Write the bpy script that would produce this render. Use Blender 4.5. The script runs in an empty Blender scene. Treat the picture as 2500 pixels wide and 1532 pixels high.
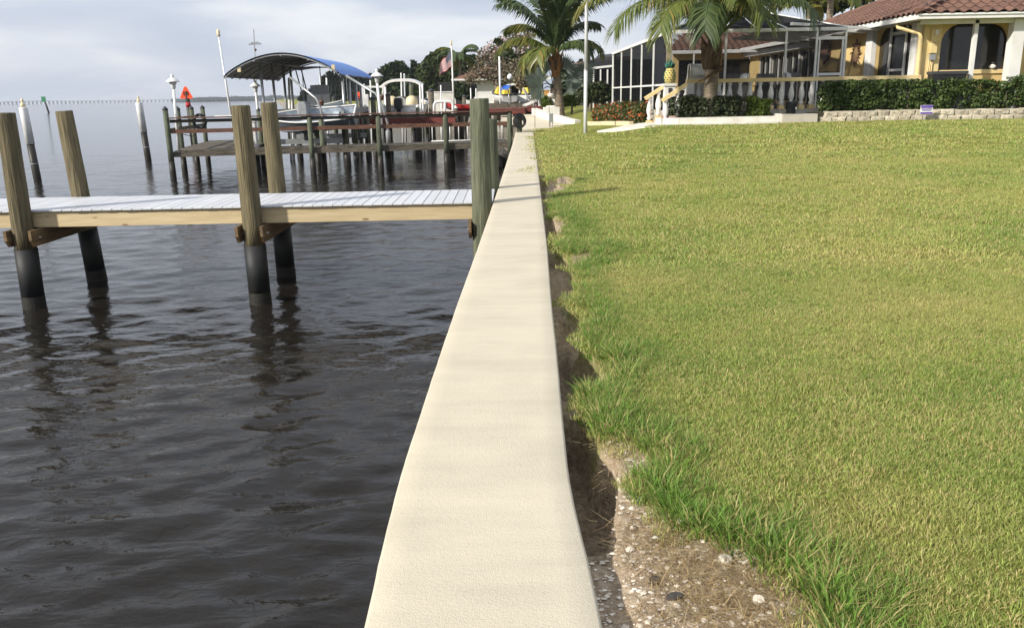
import bpy, bmesh, math, random
import numpy as np
from mathutils import Vector, Matrix
from mathutils.geometry import tessellate_polygon
random.seed(7); rng = np.random.default_rng(7)
sc = bpy.context.scene
col = sc.collection
R_ = math.radians
# ------------------------------------------------------------------ camera
FPX = 2010.0; TH = math.atan(536/2010.0); RO = R_(1.1); CH = 1.5
Fv = np.array([0, math.cos(TH), -math.sin(TH)]); R0 = np.array([1., 0, 0]); U0 = np.array([0, math.sin(TH), math.cos(TH)])
Rv = R0*math.cos(RO) - U0*math.sin(RO); Uv = U0*math.cos(RO) + R0*math.sin(RO); Cv = np.array([0, 0, CH])
cam = bpy.data.cameras.new('camera'); camo = bpy.data.objects.new('camera', cam); col.objects.link(camo)
cam.sensor_width = 36; cam.lens = 36*FPX/2500; cam.clip_start = .05; cam.clip_end = 20000
M = Matrix.Identity(4)
for i in range(3):
    M[i][0] = Rv[i]; M[i][1] = Uv[i]; M[i][2] = -Fv[i]; M[i][3] = Cv[i]
camo.matrix_world = M
sc.camera = camo
# ------------------------------------------------------------------ world, sun, exposure
SUN_AZ = math.atan2(.55, .83); SUN_EL = R_(30)          # azimuth the light travels towards, in the xy plane
world = bpy.data.worlds.new('World'); sc.world = world; world.use_nodes = True
wn = world.node_tree.nodes; wl = world.node_tree.links; wn.clear()
def wnode(t, **k):
    n = wn.new(t)
    for a, b in k.items(): setattr(n, a, b)
    return n
wo = wnode('ShaderNodeOutputWorld'); sky = wnode('ShaderNodeTexSky', sky_type='NISHITA', sun_disc=False)
sky.sun_elevation = SUN_EL; sky.sun_rotation = math.atan2(-math.cos(SUN_AZ), -math.sin(SUN_AZ)); sky.dust_density = 2.0
b1 = wnode('ShaderNodeBackground'); b1.inputs[1].default_value = .10; wl.new(sky.outputs[0], b1.inputs[0])
tc = wnode('ShaderNodeTexCoord'); mp = wnode('ShaderNodeMapping'); wl.new(tc.outputs['Generated'], mp.inputs[0])
mp.inputs['Scale'].default_value = (1.5, 1.5, 6.5); mp.inputs['Location'].default_value = (3.1, .45, .2)
n1 = wnode('ShaderNodeTexNoise'); n1.inputs['Scale'].default_value = 1.7; n1.inputs['Detail'].default_value = 7; n1.inputs['Roughness'].default_value = .52; n1.inputs['Distortion'].default_value = .35
wl.new(mp.outputs[0], n1.inputs[0])
cr = wnode('ShaderNodeValToRGB'); wl.new(n1.outputs['Fac'], cr.inputs[0])
e = cr.color_ramp.elements
e[0].position = .30; e[0].color = (.50, .56, .68, 1); e[1].position = .74; e[1].color = (.97, .97, .98, 1)
x = e.new(.46); x.color = (.60, .65, .76, 1); x = e.new(.58); x.color = (.78, .81, .87, 1)
b2 = wnode('ShaderNodeBackground'); wl.new(cr.outputs[0], b2.inputs[0]); b2.inputs[1].default_value = .93
mx = wnode('ShaderNodeMixShader'); mx.inputs[0].default_value = .86
wl.new(b1.outputs[0], mx.inputs[1]); wl.new(b2.outputs[0], mx.inputs[2]); wl.new(mx.outputs[0], wo.inputs[0])
sl = bpy.data.lights.new('sun', 'SUN'); sl.energy = 4.8; sl.angle = R_(2.2); sl.color = (1, .945, .85)
so = bpy.data.objects.new('sun', sl); col.objects.link(so)
sd = Vector((math.cos(SUN_AZ)*math.cos(SUN_EL), math.sin(SUN_AZ)*math.cos(SUN_EL), -math.sin(SUN_EL)))
so.rotation_euler = sd.to_track_quat('-Z', 'Y').to_euler(); so.location = (-20, -10, 30)
sc.view_settings.view_transform = 'Standard'; sc.view_settings.look = 'None'; sc.view_settings.exposure = 0.30; sc.view_settings.gamma = 1.0
sc.view_settings.use_curve_mapping = False
sc.render.engine = 'CYCLES'; sc.cycles.use_denoising = True
sc.cycles.max_bounces = 8; sc.cycles.transparent_max_bounces = 16; sc.cycles.caustics_reflective = False; sc.cycles.caustics_refractive = False
# ------------------------------------------------------------------ photo pixel -> place
def ray(px, py): return Fv + Rv*(px-1250)/FPX + Uv*(766-py)/FPX
def W(px, py, z=0.):
    d = ray(px, py); return Cv + d*((z-CH)/d[2])
def D(px, py, Y):
    d = ray(px, py); return Cv + d*(Y/d[1])
def DX(px, py, X):
    d = ray(px, py); return Cv + d*(X/d[0])
def dz(px, py, Y): return float(D(px, py, Y)[2])
def dx(px, py, Y): return float(D(px, py, Y)[0])
WZ = -1.42                                               # water level; the seawall cap is z = 0
# ------------------------------------------------------------------ materials
MATS = {}
def nodes_of(m):
    m.use_nodes = True; nt = m.node_tree; return nt, nt.nodes, nt.links, nt.nodes['Principled BSDF']
def pm(name, c1, c2=None, scale=4., stretch=(1, 1, 1), rough=.7, bump=0., bscale=None, metal=0., rand=0., detail=5., spec=.4, lo=.35, hi=.65, trans=0., coords='pos'):
    m = bpy.data.materials.new(name); MATS[name] = m
    nt, N, L, b = nodes_of(m)
    c1 = tuple(c1)+(1,); c2 = tuple(c2)+(1,) if c2 else tuple(v*.75 for v in c1[:3])+(1,)
    if coords == 'pos':
        g = N.new('ShaderNodeNewGeometry'); vec = g.outputs['Position']
    else:
        g = N.new('ShaderNodeTexCoord'); vec = g.outputs['Object']
    mp = N.new('ShaderNodeMapping'); mp.inputs['Scale'].default_value = stretch; L.new(vec, mp.inputs[0])
    n = N.new('ShaderNodeTexNoise'); n.inputs['Scale'].default_value = scale; n.inputs['Detail'].default_value = detail; n.inputs['Roughness'].default_value = .6
    L.new(mp.outputs[0], n.inputs[0])
    r = N.new('ShaderNodeMapRange'); r.inputs[1].default_value = lo; r.inputs[2].default_value = hi; L.new(n.outputs['Fac'], r.inputs[0])
    mix = N.new('ShaderNodeMix'); mix.data_type = 'RGBA'; mix.inputs[6].default_value = c1; mix.inputs[7].default_value = c2
    L.new(r.outputs[0], mix.inputs[0]); out = mix.outputs[2]
    if rand:
        oi = N.new('ShaderNodeObjectInfo'); mr = N.new('ShaderNodeMapRange'); mr.inputs[3].default_value = 1-rand; mr.inputs[4].default_value = 1+rand; L.new(oi.outputs['Random'], mr.inputs[0])
        hs = N.new('ShaderNodeHueSaturation'); L.new(mr.outputs[0], hs.inputs['Value']); L.new(out, hs.inputs['Color']); out = hs.outputs[0]
    L.new(out, b.inputs['Base Color'])
    b.inputs['Roughness'].default_value = rough; b.inputs['Metallic'].default_value = metal; b.inputs['Specular IOR Level'].default_value = spec
    if bump:
        n2 = N.new('ShaderNodeTexNoise'); n2.inputs['Scale'].default_value = bscale or scale*4; n2.inputs['Detail'].default_value = 6; L.new(mp.outputs[0], n2.inputs[0])
        bp = N.new('ShaderNodeBump'); bp.inputs['Strength'].default_value = 1.; bp.inputs['Distance'].default_value = bump; L.new(n2.outputs['Fac'], bp.inputs['Height']); L.new(bp.outputs[0], b.inputs['Normal'])
    if trans:
        t = N.new('ShaderNodeBsdfTranslucent'); L.new(out, t.inputs[0]); ms = N.new('ShaderNodeMixShader'); ms.inputs[0].default_value = trans
        L.new(b.outputs[0], ms.inputs[1]); L.new(t.outputs[0], ms.inputs[2]); L.new(ms.outputs[0], N['Material Output'].inputs[0])
    return m
def leafmat(name, c1, c2, scale=.8, trans=.35, rough=.45, c3=None, f3=.0):
    m = bpy.data.materials.new(name); MATS[name] = m
    nt, N, L, b = nodes_of(m)
    g = N.new('ShaderNodeNewGeometry'); n = N.new('ShaderNodeTexNoise'); n.inputs['Scale'].default_value = scale; n.inputs['Detail'].default_value = 3
    L.new(g.outputs['Position'], n.inputs[0])
    ad = N.new('ShaderNodeMath'); ad.operation = 'MULTIPLY_ADD'; ad.inputs[1].default_value = .7; L.new(g.outputs['Random Per Island'], ad.inputs[0])
    sb = N.new('ShaderNodeMath'); sb.operation = 'SUBTRACT'; L.new(n.outputs['Fac'], sb.inputs[0]); sb.inputs[1].default_value = .35; L.new(sb.outputs[0], ad.inputs[2])
    mix = N.new('ShaderNodeMix'); mix.data_type = 'RGBA'; mix.inputs[6].default_value = tuple(c1)+(1,); mix.inputs[7].default_value = tuple(c2)+(1,); mix.clamp_factor = True
    L.new(ad.outputs[0], mix.inputs[0]); out = mix.outputs[2]
    if c3:
        gt = N.new('ShaderNodeMath'); gt.operation = 'LESS_THAN'; gt.inputs[1].default_value = f3
        fr = N.new('ShaderNodeMath'); fr.operation = 'FRACT'; mu = N.new('ShaderNodeMath'); mu.operation = 'MULTIPLY'; mu.inputs[1].default_value = 37.7
        L.new(g.outputs['Random Per Island'], mu.inputs[0]); L.new(mu.outputs[0], fr.inputs[0]); L.new(fr.outputs[0], gt.inputs[0])
        m2 = N.new('ShaderNodeMix'); m2.data_type = 'RGBA'; m2.inputs[7].default_value = tuple(c3)+(1,); L.new(out, m2.inputs[6]); L.new(gt.outputs[0], m2.inputs[0]); out = m2.outputs[2]
    L.new(out, b.inputs['Base Color']); b.inputs['Roughness'].default_value = rough; b.inputs['Specular IOR Level'].default_value = .35
    t = N.new('ShaderNodeBsdfTranslucent'); L.new(out, t.inputs[0]); ms = N.new('ShaderNodeMixShader'); ms.inputs[0].default_value = trans
    L.new(b.outputs[0], ms.inputs[1]); L.new(t.outputs[0], ms.inputs[2]); L.new(ms.outputs[0], N['Material Output'].inputs[0])
    return m
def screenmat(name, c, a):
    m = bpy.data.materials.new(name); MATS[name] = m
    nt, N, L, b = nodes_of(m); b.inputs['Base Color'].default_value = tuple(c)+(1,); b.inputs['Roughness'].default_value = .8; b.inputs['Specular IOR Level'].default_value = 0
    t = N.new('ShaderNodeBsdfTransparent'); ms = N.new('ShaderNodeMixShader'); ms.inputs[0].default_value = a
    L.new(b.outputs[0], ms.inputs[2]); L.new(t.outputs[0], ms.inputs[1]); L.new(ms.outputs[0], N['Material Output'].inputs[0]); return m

pm('white_paint', (.78, .78, .76), (.66, .66, .63), 3, rough=.45)
pm('white_pvc', (.80, .80, .79), (.62, .62, .60), 2.5, rough=.35, rand=.05)
pm('white_board', (.57, .58, .60), (.525, .535, .555), 2.5, (3, .6, 1), rough=.5, rand=.06)
pm('pile_wood', (.20, .165, .09), (.055, .046, .026), 4, (8, 8, .45), rough=.85, bump=.03, bscale=5, rand=.10, lo=.3, hi=.7, detail=8)
pm('pile_green', (.165, .175, .11), (.045, .05, .032), 4, (7, 7, .45), rough=.85, bump=.03, bscale=5, rand=.12, lo=.3, hi=.7, detail=8)
pm('dark_wood_wet', (.035, .03, .022), (.012, .011, .009), 6, (3, 3, .6), rough=.5, bump=.008, bscale=14)
pm('sleeve_black', (.010, .0125, .0155), (.02, .019, .016), 3, (1, 1, 1.5), rough=.6, bump=.002, bscale=20)
pm('growth', (.020, .018, .012), (.009, .0085, .007), 22, rough=.7, bump=.012, bscale=45)
def timber_with_knots():
    m = pm('new_timber', (.58, .47, .285), (.42, .32, .175), 3, (.5, 4, 6), rough=.7, bump=.002, bscale=20, rand=.06, lo=.3, hi=.75); nt, N, L, b = nodes_of(m); g = N.new('ShaderNodeNewGeometry')
    mp = N.new('ShaderNodeMapping'); mp.inputs['Scale'].default_value = (2.6, 1, 7); L.new(g.outputs['Position'], mp.inputs[0]); vo = N.new('ShaderNodeTexVoronoi'); vo.inputs['Scale'].default_value = 1.; L.new(mp.outputs[0], vo.inputs['Vector'])
    r = N.new('ShaderNodeMapRange'); r.inputs[1].default_value = .09; r.inputs[2].default_value = .17; r.inputs[3].default_value = .75; r.inputs[4].default_value = 0; L.new(vo.outputs['Distance'], r.inputs[0])
    src = b.inputs['Base Color'].links[0].from_socket; mi = N.new('ShaderNodeMix'); mi.data_type = 'RGBA'; mi.inputs[7].default_value = (.13, .06, .025, 1); L.new(r.outputs[0], mi.inputs[0]); L.new(src, mi.inputs[6]); L.new(mi.outputs[2], b.inputs['Base Color'])
timber_with_knots()
pm('brown_timber', (.21, .135, .065), (.10, .065, .032), 3, (4, .5, 6), rough=.75, bump=.003, bscale=20, rand=.12)
pm('rail_brown', (.185, .085, .05), (.085, .045, .03), 2.5, (.8, 6, 6), rough=.6, bump=.003, bscale=12, rand=.15)
pm('grey_timber', (.15, .128, .095), (.058, .05, .038), 2, (1, 5, 6), rough=.85, bump=.004, bscale=14, rand=.22)
pm('post_green', (.125, .145, .095), (.05, .056, .036), 4, (5, 5, .6), rough=.85, bump=.008, bscale=9, rand=.16)
pm('cap_dark', (.05, .055, .06), None, 4, rough=.5)
pm('red_dock', (.20, .046, .036), (.11, .028, .022), 2, (1, 3, 3), rough=.6, rand=.1)
pm('alu', (.42, .43, .43), (.33, .34, .34), 3, rough=.35, metal=.6)
pm('pole_silver', (.60, .61, .62), (.54, .55, .56), 3, rough=.35)
pm('grey_metal', (.30, .31, .32), (.22, .23, .24), 3, rough=.5)
pm('black_plastic', (.012, .012, .013), (.02, .02, .021), 5, rough=.4)
pm('charcoal', (.035, .037, .04), (.05, .05, .055), 5, rough=.6)
pm('blue_canvas', (.13, .25, .60), (.16, .30, .66), 2, rough=.75)
pm('canvas_under', (.30, .295, .285), (.24, .235, .225), 2, rough=.85)
pm('orange_sign', (.92, .095, .02), (.85, .08, .018), 2, rough=.5)
pm('black_paint', (.015, .013, .012), None, 4, rough=.6)
pm('red_paint', (.55, .03, .03), None, 3, rough=.6)
pm('green_sign', (.02, .22, .09), None, 3, rough=.6)
pm('boat_white', (.76, .76, .74), (.66, .66, .64), 1.5, rough=.25)
pm('boat_cream', (.72, .62, .40), (.60, .5, .32), 2, rough=.5)
pm('boat_grey', (.15, .18, .205), (.09, .11, .13), 2, rough=.35)
pm('boat_bottom', (.035, .045, .055), (.05, .06, .065), 3, rough=.5)
pm('skiff_inside', (.50, .56, .62), (.30, .35, .41), 3, rough=.5)
pm('windshield', (.25, .27, .29), (.32, .34, .36), 2, rough=.1)
pm('blue_plastic', (.02, .14, .62), None, 3, rough=.4)
pm('yellow_paint', (.80, .62, .05), None, 3, rough=.4)
def concrete_cap():
    m = bpy.data.materials.new('concrete'); MATS['concrete'] = m; nt, N, L, b = nodes_of(m); g = N.new('ShaderNodeNewGeometry')
    def nz(sc_, dt, st=(1, 1, 1), rot=0.):
        mp = N.new('ShaderNodeMapping'); mp.inputs['Scale'].default_value = st; mp.inputs['Rotation'].default_value = (0, 0, rot); L.new(g.outputs['Position'], mp.inputs[0]); n = N.new('ShaderNodeTexNoise'); n.inputs['Scale'].default_value = sc_; n.inputs['Detail'].default_value = dt; n.inputs['Roughness'].default_value = .62; L.new(mp.outputs[0], n.inputs[0]); return n.outputs['Fac']
    def rg(f_, lo, hi, a_=0., b_=1.):
        r = N.new('ShaderNodeMapRange'); r.inputs[1].default_value = lo; r.inputs[2].default_value = hi; r.inputs[3].default_value = a_; r.inputs[4].default_value = b_; L.new(f_, r.inputs[0]); return r.outputs[0]
    def mul(a_, b_):
        x = N.new('ShaderNodeMath'); x.operation = 'MULTIPLY'; L.new(a_, x.inputs[0]); L.new(b_, x.inputs[1]); return x.outputs[0]
    v = mul(mul(rg(nz(1.7, 8, (.7, 1.5, 1), .2), .35, .72, 1.03, .87), rg(nz(3.4, 9, (.6, 4., 1), .12), .42, .75, 1., .93)), mul(rg(nz(150, 3), .3, .7, .93, 1.06), rg(nz(22, 4, (1, 2.2, 1), .5), .62, .76, 1., .80)))
    mx_ = N.new('ShaderNodeMix'); mx_.data_type = 'RGBA'; mx_.blend_type = 'MULTIPLY'; mx_.inputs[0].default_value = 1; mx_.inputs[6].default_value = (.585, .525, .405, 1); L.new(v, mx_.inputs[7]); L.new(mx_.outputs[2], b.inputs['Base Color']); b.inputs['Roughness'].default_value = .88; b.inputs['Specular IOR Level'].default_value = .25
    bp = N.new('ShaderNodeBump'); bp.inputs['Distance'].default_value = .0022; ad = N.new('ShaderNodeMath'); ad.operation = 'ADD'; L.new(nz(55, 5, (1, 1.6, 1), .3), ad.inputs[0]); L.new(nz(210, 2), ad.inputs[1]); L.new(ad.outputs[0], bp.inputs['Height']); L.new(bp.outputs[0], b.inputs['Normal'])
concrete_cap()
pm('concrete_grey', (.48, .44, .37), (.38, .345, .29), 2, rough=.9, bump=.003, bscale=50)
pm('concrete_white', (.72, .70, .63), (.58, .55, .48), 2.5, rough=.85, bump=.003, bscale=40)
pm('wall_face', (.30, .27, .22), (.14, .13, .105), 1.6, rough=.9, bump=.006, bscale=25)
pm('pink_concrete', (.55, .38, .33), (.44, .30, .26), 3, rough=.9, bump=.002, bscale=40)
pm('yellow_stucco', (.70, .52, .235), (.60, .435, .185), 1.6, rough=.9, bump=.003, bscale=60)
pm('yellow_trim', (.76, .60, .31), (.66, .51, .25), 2, rough=.7)
pm('house_white', (.74, .73, .70), (.64, .63, .60), 2, rough=.7)
pm('baluster_white', (.78, .76, .73), (.62, .60, .57), 6, rough=.75, rand=.05)
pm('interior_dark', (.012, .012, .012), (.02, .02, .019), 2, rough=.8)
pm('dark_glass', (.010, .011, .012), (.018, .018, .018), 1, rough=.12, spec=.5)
pm('roof_tile', (.165, .085, .058), (.10, .055, .04), 6, rough=.8, rand=.22, bump=.004, bscale=30)
pm('roof_under', (.06, .028, .022), None, 4, rough=.9)
pm('roof_brown', (.20, .095, .055), (.12, .055, .035), 3, (1, 1, 1), rough=.85, bump=.05, bscale=6)
pm('stone', (.56, .50, .39), (.34, .30, .225), 7, rough=.95, bump=.03, bscale=12, rand=.18)
pm('soil', (.05, .038, .026), (.03, .023, .016), 9, rough=.95, bump=.02, bscale=30)
pm('rock_dark', (.06, .055, .05), (.025, .023, .02), 4, rough=.9, bump=.03, bscale=9)
pm('rock_pale', (.58, .53, .44), (.42, .37, .29), 20, rough=.9, bump=.006, bscale=70)
pm('shell', (.76, .70, .60), (.50, .42, .32), 30, rough=.5, rand=.2)
pm('bark_palm', (.30, .245, .18), (.13, .10, .07), 3, (1, 1, 9), rough=.9, bump=.02, bscale=5, lo=.3, hi=.6)
pm('bark_fibre', (.135, .085, .045), (.05, .032, .02), 4, (3, 3, 1), rough=.95, bump=.03, bscale=12)
pm('bark', (.20, .165, .125), (.10, .08, .06), 4, (4, 4, .8), rough=.9, bump=.02, bscale=12)
pm('husk', (.33, .17, .07), (.18, .09, .04), 6, (2, 2, 1), rough=.9)
pm('rubber_hose', (.014, .015, .016), (.022, .022, .023), 5, rough=.45)
pm('pineapple_yellow', (.70, .55, .20), (.60, .45, .14), 8, rough=.6)
pm('pineapple_green', (.03, .16, .12), (.02, .1, .08), 6, rough=.5)
pm('patio_white', (.70, .70, .69), (.6, .6, .59), 3, rough=.5)
pm('mesh_grey', (.62, .62, .61), (.54, .54, .53), 8, rough=.8)
pm('pot', (.035, .045, .052), None, 5, rough=.6)
pm('purple', (.17, .10, .42), None, 4, rough=.5)
pm('art_bronze', (.16, .08, .05), (.09, .05, .04), 8, rough=.5)
pm('art_sun', (.26, .17, .07), (.16, .10, .05), 8, rough=.5)
pm('bridge_concrete', (.72, .73, .75), (.64, .65, .67), .05, rough=.9)
pm('far_green', (.075, .095, .085), (.05, .065, .06), .02, rough=.95)
pm('flag_red', (.42, .05, .05), None, 3, rough=.8, trans=.2)
pm('flag_white', (.72, .70, .68), None, 3, rough=.8, trans=.2)
pm('flag_blue', (.03, .04, .13), None, 3, rough=.8, trans=.2)
pm('orange_wood', (.62, .34, .10), None, 3, rough=.7)
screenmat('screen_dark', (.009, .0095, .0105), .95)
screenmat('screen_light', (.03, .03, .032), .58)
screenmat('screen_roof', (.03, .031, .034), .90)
leafmat('palm_leaf', (.075, .11, .022), (.18, .20, .048), .9, .25, .38, (.25, .19, .045), .06)
leafmat('palm_leaf_dark', (.035, .062, .022), (.095, .13, .042), .9, .2, .4)
leafmat('palm_leaf_yellow', (.17, .18, .036), (.30, .27, .065), .9, .28, .4)
leafmat('fan_leaf', (.11, .145, .12), (.20, .24, .195), .9, .2, .5)
leafmat('hedge_leaf', (.032, .062, .016), (.10, .145, .034), 2.5, .25, .45)
leafmat('bush_leaf', (.022, .035, .014), (.06, .075, .028), 2.5, .2, .5)
leafmat('lime_leaf', (.07, .12, .016), (.16, .21, .03), 2.5, .3, .45)
leafmat('ixora_leaf', (.04, .06, .016), (.11, .125, .03), 2.5, .25, .45, (.55, .13, .05), .13)
leafmat('tree_leaf', (.018, .034, .012), (.05, .072, .022), .35, .2, .5)
leafmat('tree_leaf_mid', (.035, .052, .016), (.085, .105, .03), .35, .25, .5)
leafmat('tree_leaf_brown', (.19, .155, .10), (.31, .25, .17), .5, .25, .6, (.10, .09, .04), .2)
leafmat('flower_pink', (.50, .36, .34), (.6, .48, .44), .5, .25, .6, (.07, .08, .03), .45)
leafmat('pine_leaf', (.018, .03, .018), (.04, .055, .03), .2, .1, .6)
leafmat('red_leaf', (.30, .04, .03), (.12, .03, .02), .6, .2, .5)
# ------------------------------------------------------------------ mesh helpers
class MB:
    def __init__(s): s.v = []; s.f = []; s.sm = []
    def add(s, vs, fs, smooth=False):
        o = len(s.v); s.v.extend([tuple(float(c) for c in p) for p in vs]); s.f.extend([tuple(i+o for i in f) for f in fs]); s.sm.extend([smooth]*len(fs)); return s
    def box(s, c, d, rot=None):
        h = [x/2 for x in d]; P = [Vector((a*h[0], b*h[1], e_*h[2])) for a in (-1, 1) for b in (-1, 1) for e_ in (-1, 1)]
        if rot is not None: P = [rot @ p for p in P]
        c = Vector(c); return s.add([p+c for p in P], [(0, 1, 3, 2), (4, 6, 7, 5), (0, 4, 5, 1), (2, 3, 7, 6), (0, 2, 6, 4), (1, 5, 7, 3)])
    def bb(s, x0, x1, y0, y1, z0, z1): return s.box(((x0+x1)/2, (y0+y1)/2, (z0+z1)/2), (x1-x0, y1-y0, z1-z0))
    def beam(s, a, b, w, h):                                    # rectangular bar from a to b, w sideways, h upwards
        a = Vector(a); b = Vector(b); d = (b-a); l = d.length; d.normalize()
        sd_ = d.cross(Vector((0, 0, 1)))
        if sd_.length < 1e-4: sd_ = Vector((1, 0, 0))
        sd_.normalize(); up = sd_.cross(d)
        m = Matrix((sd_, d, up)).transposed()
        return s.box((a+b)/2, (w, l, h), m)
    def tube(s, path, r, n=10, cap=True, smooth=True):
        P = [Vector(p) for p in path]; r = r if hasattr(r, '__len__') else [r]*len(P); vs = []; up = None
        for i, p in enumerate(P):
            t = (P[min(i+1, len(P)-1)]-P[max(i-1, 0)]).normalized()
            if up is None:
                up = Vector((0, 1, 0)) if abs(t.z) > .9 else Vector((0, 0, 1))
            a = t.cross(up)
            if a.length < 1e-5: a = t.cross(Vector((1, 0, 0)))
            a.normalize(); b = a.cross(t).normalized(); up = b
            for k in range(n):
                q = 2*math.pi*k/n; vs.append(p+(a*math.cos(q)+b*math.sin(q))*r[i])
        fs = [(i*n+k, i*n+(k+1) % n, (i+1)*n+(k+1) % n, (i+1)*n+k) for i in range(len(P)-1) for k in range(n)]
        s.add(vs, fs, smooth)
        if cap:
            o = len(s.v)-len(vs); s.f.append(tuple(o+k for k in range(n))[::-1]); s.sm.append(False)
            s.f.append(tuple(o+(len(P)-1)*n+k for k in range(n))); s.sm.append(False)
        return s
    def cyl(s, a, b, r0, r1=None, n=12, cap=True): return s.tube([a, b], [r0, r0 if r1 is None else r1], n, cap)
    def lathe(s, prof, c, n=14, smooth=True):                    # prof: list of (r, z)
        vs = [(c[0]+r*math.cos(2*math.pi*k/n), c[1]+r*math.sin(2*math.pi*k/n), c[2]+z) for r, z in prof for k in range(n)]
        fs = [(i*n+k, i*n+(k+1) % n, (i+1)*n+(k+1) % n, (i+1)*n+k) for i in range(len(prof)-1) for k in range(n)]
        s.add(vs, fs, smooth); o = len(s.v)-len(vs)
        s.f.append(tuple(o+k for k in range(n))[::-1]); s.sm.append(False); s.f.append(tuple(o+(len(prof)-1)*n+k for k in range(n))); s.sm.append(False)
        return s
    def build(s, name, mat, parent=None, loc=None):
        off = Vector(ORG.get(parent.name, (0, 0, 0))) if parent else Vector(loc or (0, 0, 0))
        me = bpy.data.meshes.new(name); me.from_pydata([(v[0]-off.x, v[1]-off.y, v[2]-off.z) for v in s.v], [], s.f)
        me.polygons.foreach_set('use_smooth', s.sm); me.materials.append(MATS[mat]); me.update()
        o = bpy.data.objects.new(name, me); col.objects.link(o)
        if parent: o.parent = parent
        elif loc: o.location = loc
        if parent: ORG[o.name] = tuple(off)
        return o
ORG = {}
def tag(o, label, cat, group=None, kind=None):
    if label: o['label'] = label
    if cat: o['category'] = cat
    if group: o['group'] = group
    if kind: o['kind'] = kind
    return o
def thing(name, label, cat, loc=(0, 0, 0), group=None):
    o = bpy.data.objects.new(name, None); col.objects.link(o); o.location = tuple(float(c) for c in loc); o.empty_display_size = .2
    ORG[o.name] = tuple(float(c) for c in loc); return tag(o, label, cat, group)
def structure(o): o['kind'] = 'structure'; return o
def copy_tree(o, loc, rz=0., label=None, parent=None, scale=None):
    c = o.copy(); col.objects.link(c); c.parent = parent
    if parent is None:
        c.location = tuple(float(v) for v in loc); c.rotation_euler = (0, 0, rz)
        if scale: c.scale = (scale,)*3
        if label: c['label'] = label
    for ch in o.children: copy_tree(ch, None, parent=c)
    return c
def np_mesh(name, V, Fc, mat, smooth=True):
    me = bpy.data.meshes.new(name); V = np.asarray(V, np.float32); Fc = np.asarray(Fc, np.int32); k = Fc.shape[1]
    me.vertices.add(len(V)); me.vertices.foreach_set('co', V.ravel()); me.loops.add(Fc.size); me.loops.foreach_set('vertex_index', Fc.ravel())
    me.polygons.add(len(Fc)); me.polygons.foreach_set('loop_start', np.arange(len(Fc), dtype=np.int32)*k)
    if smooth: me.polygons.foreach_set('use_smooth', np.ones(len(Fc), bool))
    me.update(calc_edges=True); me.validate()
    if mat: me.materials.append(MATS[mat])
    return me
def np_obj(name, V, Fc, mat, parent=None, smooth=True):
    if parent is not None: V = np.asarray(V)-np.array(ORG.get(parent.name, (0, 0, 0)))
    o = bpy.data.objects.new(name, np_mesh(name, V, Fc, mat, smooth)); col.objects.link(o)
    if parent is not None: o.parent = parent; ORG[o.name] = ORG.get(parent.name, (0, 0, 0))
    return o
def grid_faces(nx, ny):                                          # vertex index = j*nx+i
    i, j = np.meshgrid(np.arange(nx-1), np.arange(ny-1)); a = (j*nx+i).ravel(); return np.stack([a, a+1, a+nx+1, a+nx], 1)
def sstep(t): t = np.clip(t, 0, 1); return t*t*(3-2*t)
def vnoise(x, y, seed=0):                                        # smooth value noise
    r = np.random.default_rng(seed).random((64, 64)); xi = np.floor(x).astype(int); yi = np.floor(y).astype(int); fx = x-xi; fy = y-yi; fx = fx*fx*(3-2*fx); fy = fy*fy*(3-2*fy)
    g = lambda a, b: r[a % 64, b % 64]
    return (g(xi, yi)*(1-fx)+g(xi+1, yi)*fx)*(1-fy)+(g(xi, yi+1)*(1-fx)+g(xi+1, yi+1)*fx)*fy
def fbm(x, y, seed=0, o=4):
    s = 0; a = .5
    for k in range(o): s = s+a*vnoise(x*2**k, y*2**k, seed+k); a *= .5
    return s
def sdf_poly(x, y, poly):                                        # negative inside
    p = np.asarray(poly, float); d = np.full(x.shape, 1e9); ins = np.zeros(x.shape, bool); n = len(p)
    for i in range(n):
        a = p[i]; b = p[(i+1) % n]; ex, ey = b-a; wx = x-a[0]; wy = y-a[1]; t = np.clip((wx*ex+wy*ey)/(ex*ex+ey*ey+1e-12), 0, 1)
        d = np.minimum(d, np.hypot(wx-ex*t, wy-ey*t))
        c = ((a[1] <= y) & (b[1] > y)) | ((b[1] <= y) & (a[1] > y))
        ins ^= c & (x < a[0]+(y-a[1])/(ey if abs(ey) > 1e-12 else 1e-12)*ex)
    return np.where(ins, -d, d)
# ================================================================== SEAWALL
capL = np.array([W(*p)[:2] for p in [(1253, 346), (1216, 460), (1168, 599), (1116, 740), (1049, 936), (985, 1129), (940, 1297), (887, 1532)]])[::-1]
capR = np.array([W(*p)[:2] for p in [(1303, 325), (1312, 399), (1321, 475), (1336, 599), (1347, 740), (1361, 870), (1372, 990), (1384, 1112), (1390, 1166), (1401, 1220), (1415, 1278), (1444, 1393), (1473, 1532)]])[::-1]
def smooth_interp(y, P, x0, w=.22):
    yy = np.concatenate([[-6], P[:, 1], [60]]); xx = np.concatenate([[P[0, 0]+x0], P[:, 0], [P[-1, 0]+(60-P[-1, 1])*.02]]); w = w*np.clip(np.asarray(y)/4, .6, 9)
    return sum(np.interp(y+w*k, yy, xx)*g_ for k, g_ in ((-1, .1), (-.66, .15), (-.33, .16), (0, .18), (.33, .16), (.66, .15), (1, .1)))
def xl(y): return smooth_interp(np.asarray(y, float), capL, .05)
def xr(y): return smooth_interp(np.asarray(y, float), capR, .10)
sw = thing('seawall', 'long pale concrete seawall with a broad cap between water and lawn', 'seawall', (0, 0, 0))
CAP_T = .22
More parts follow.
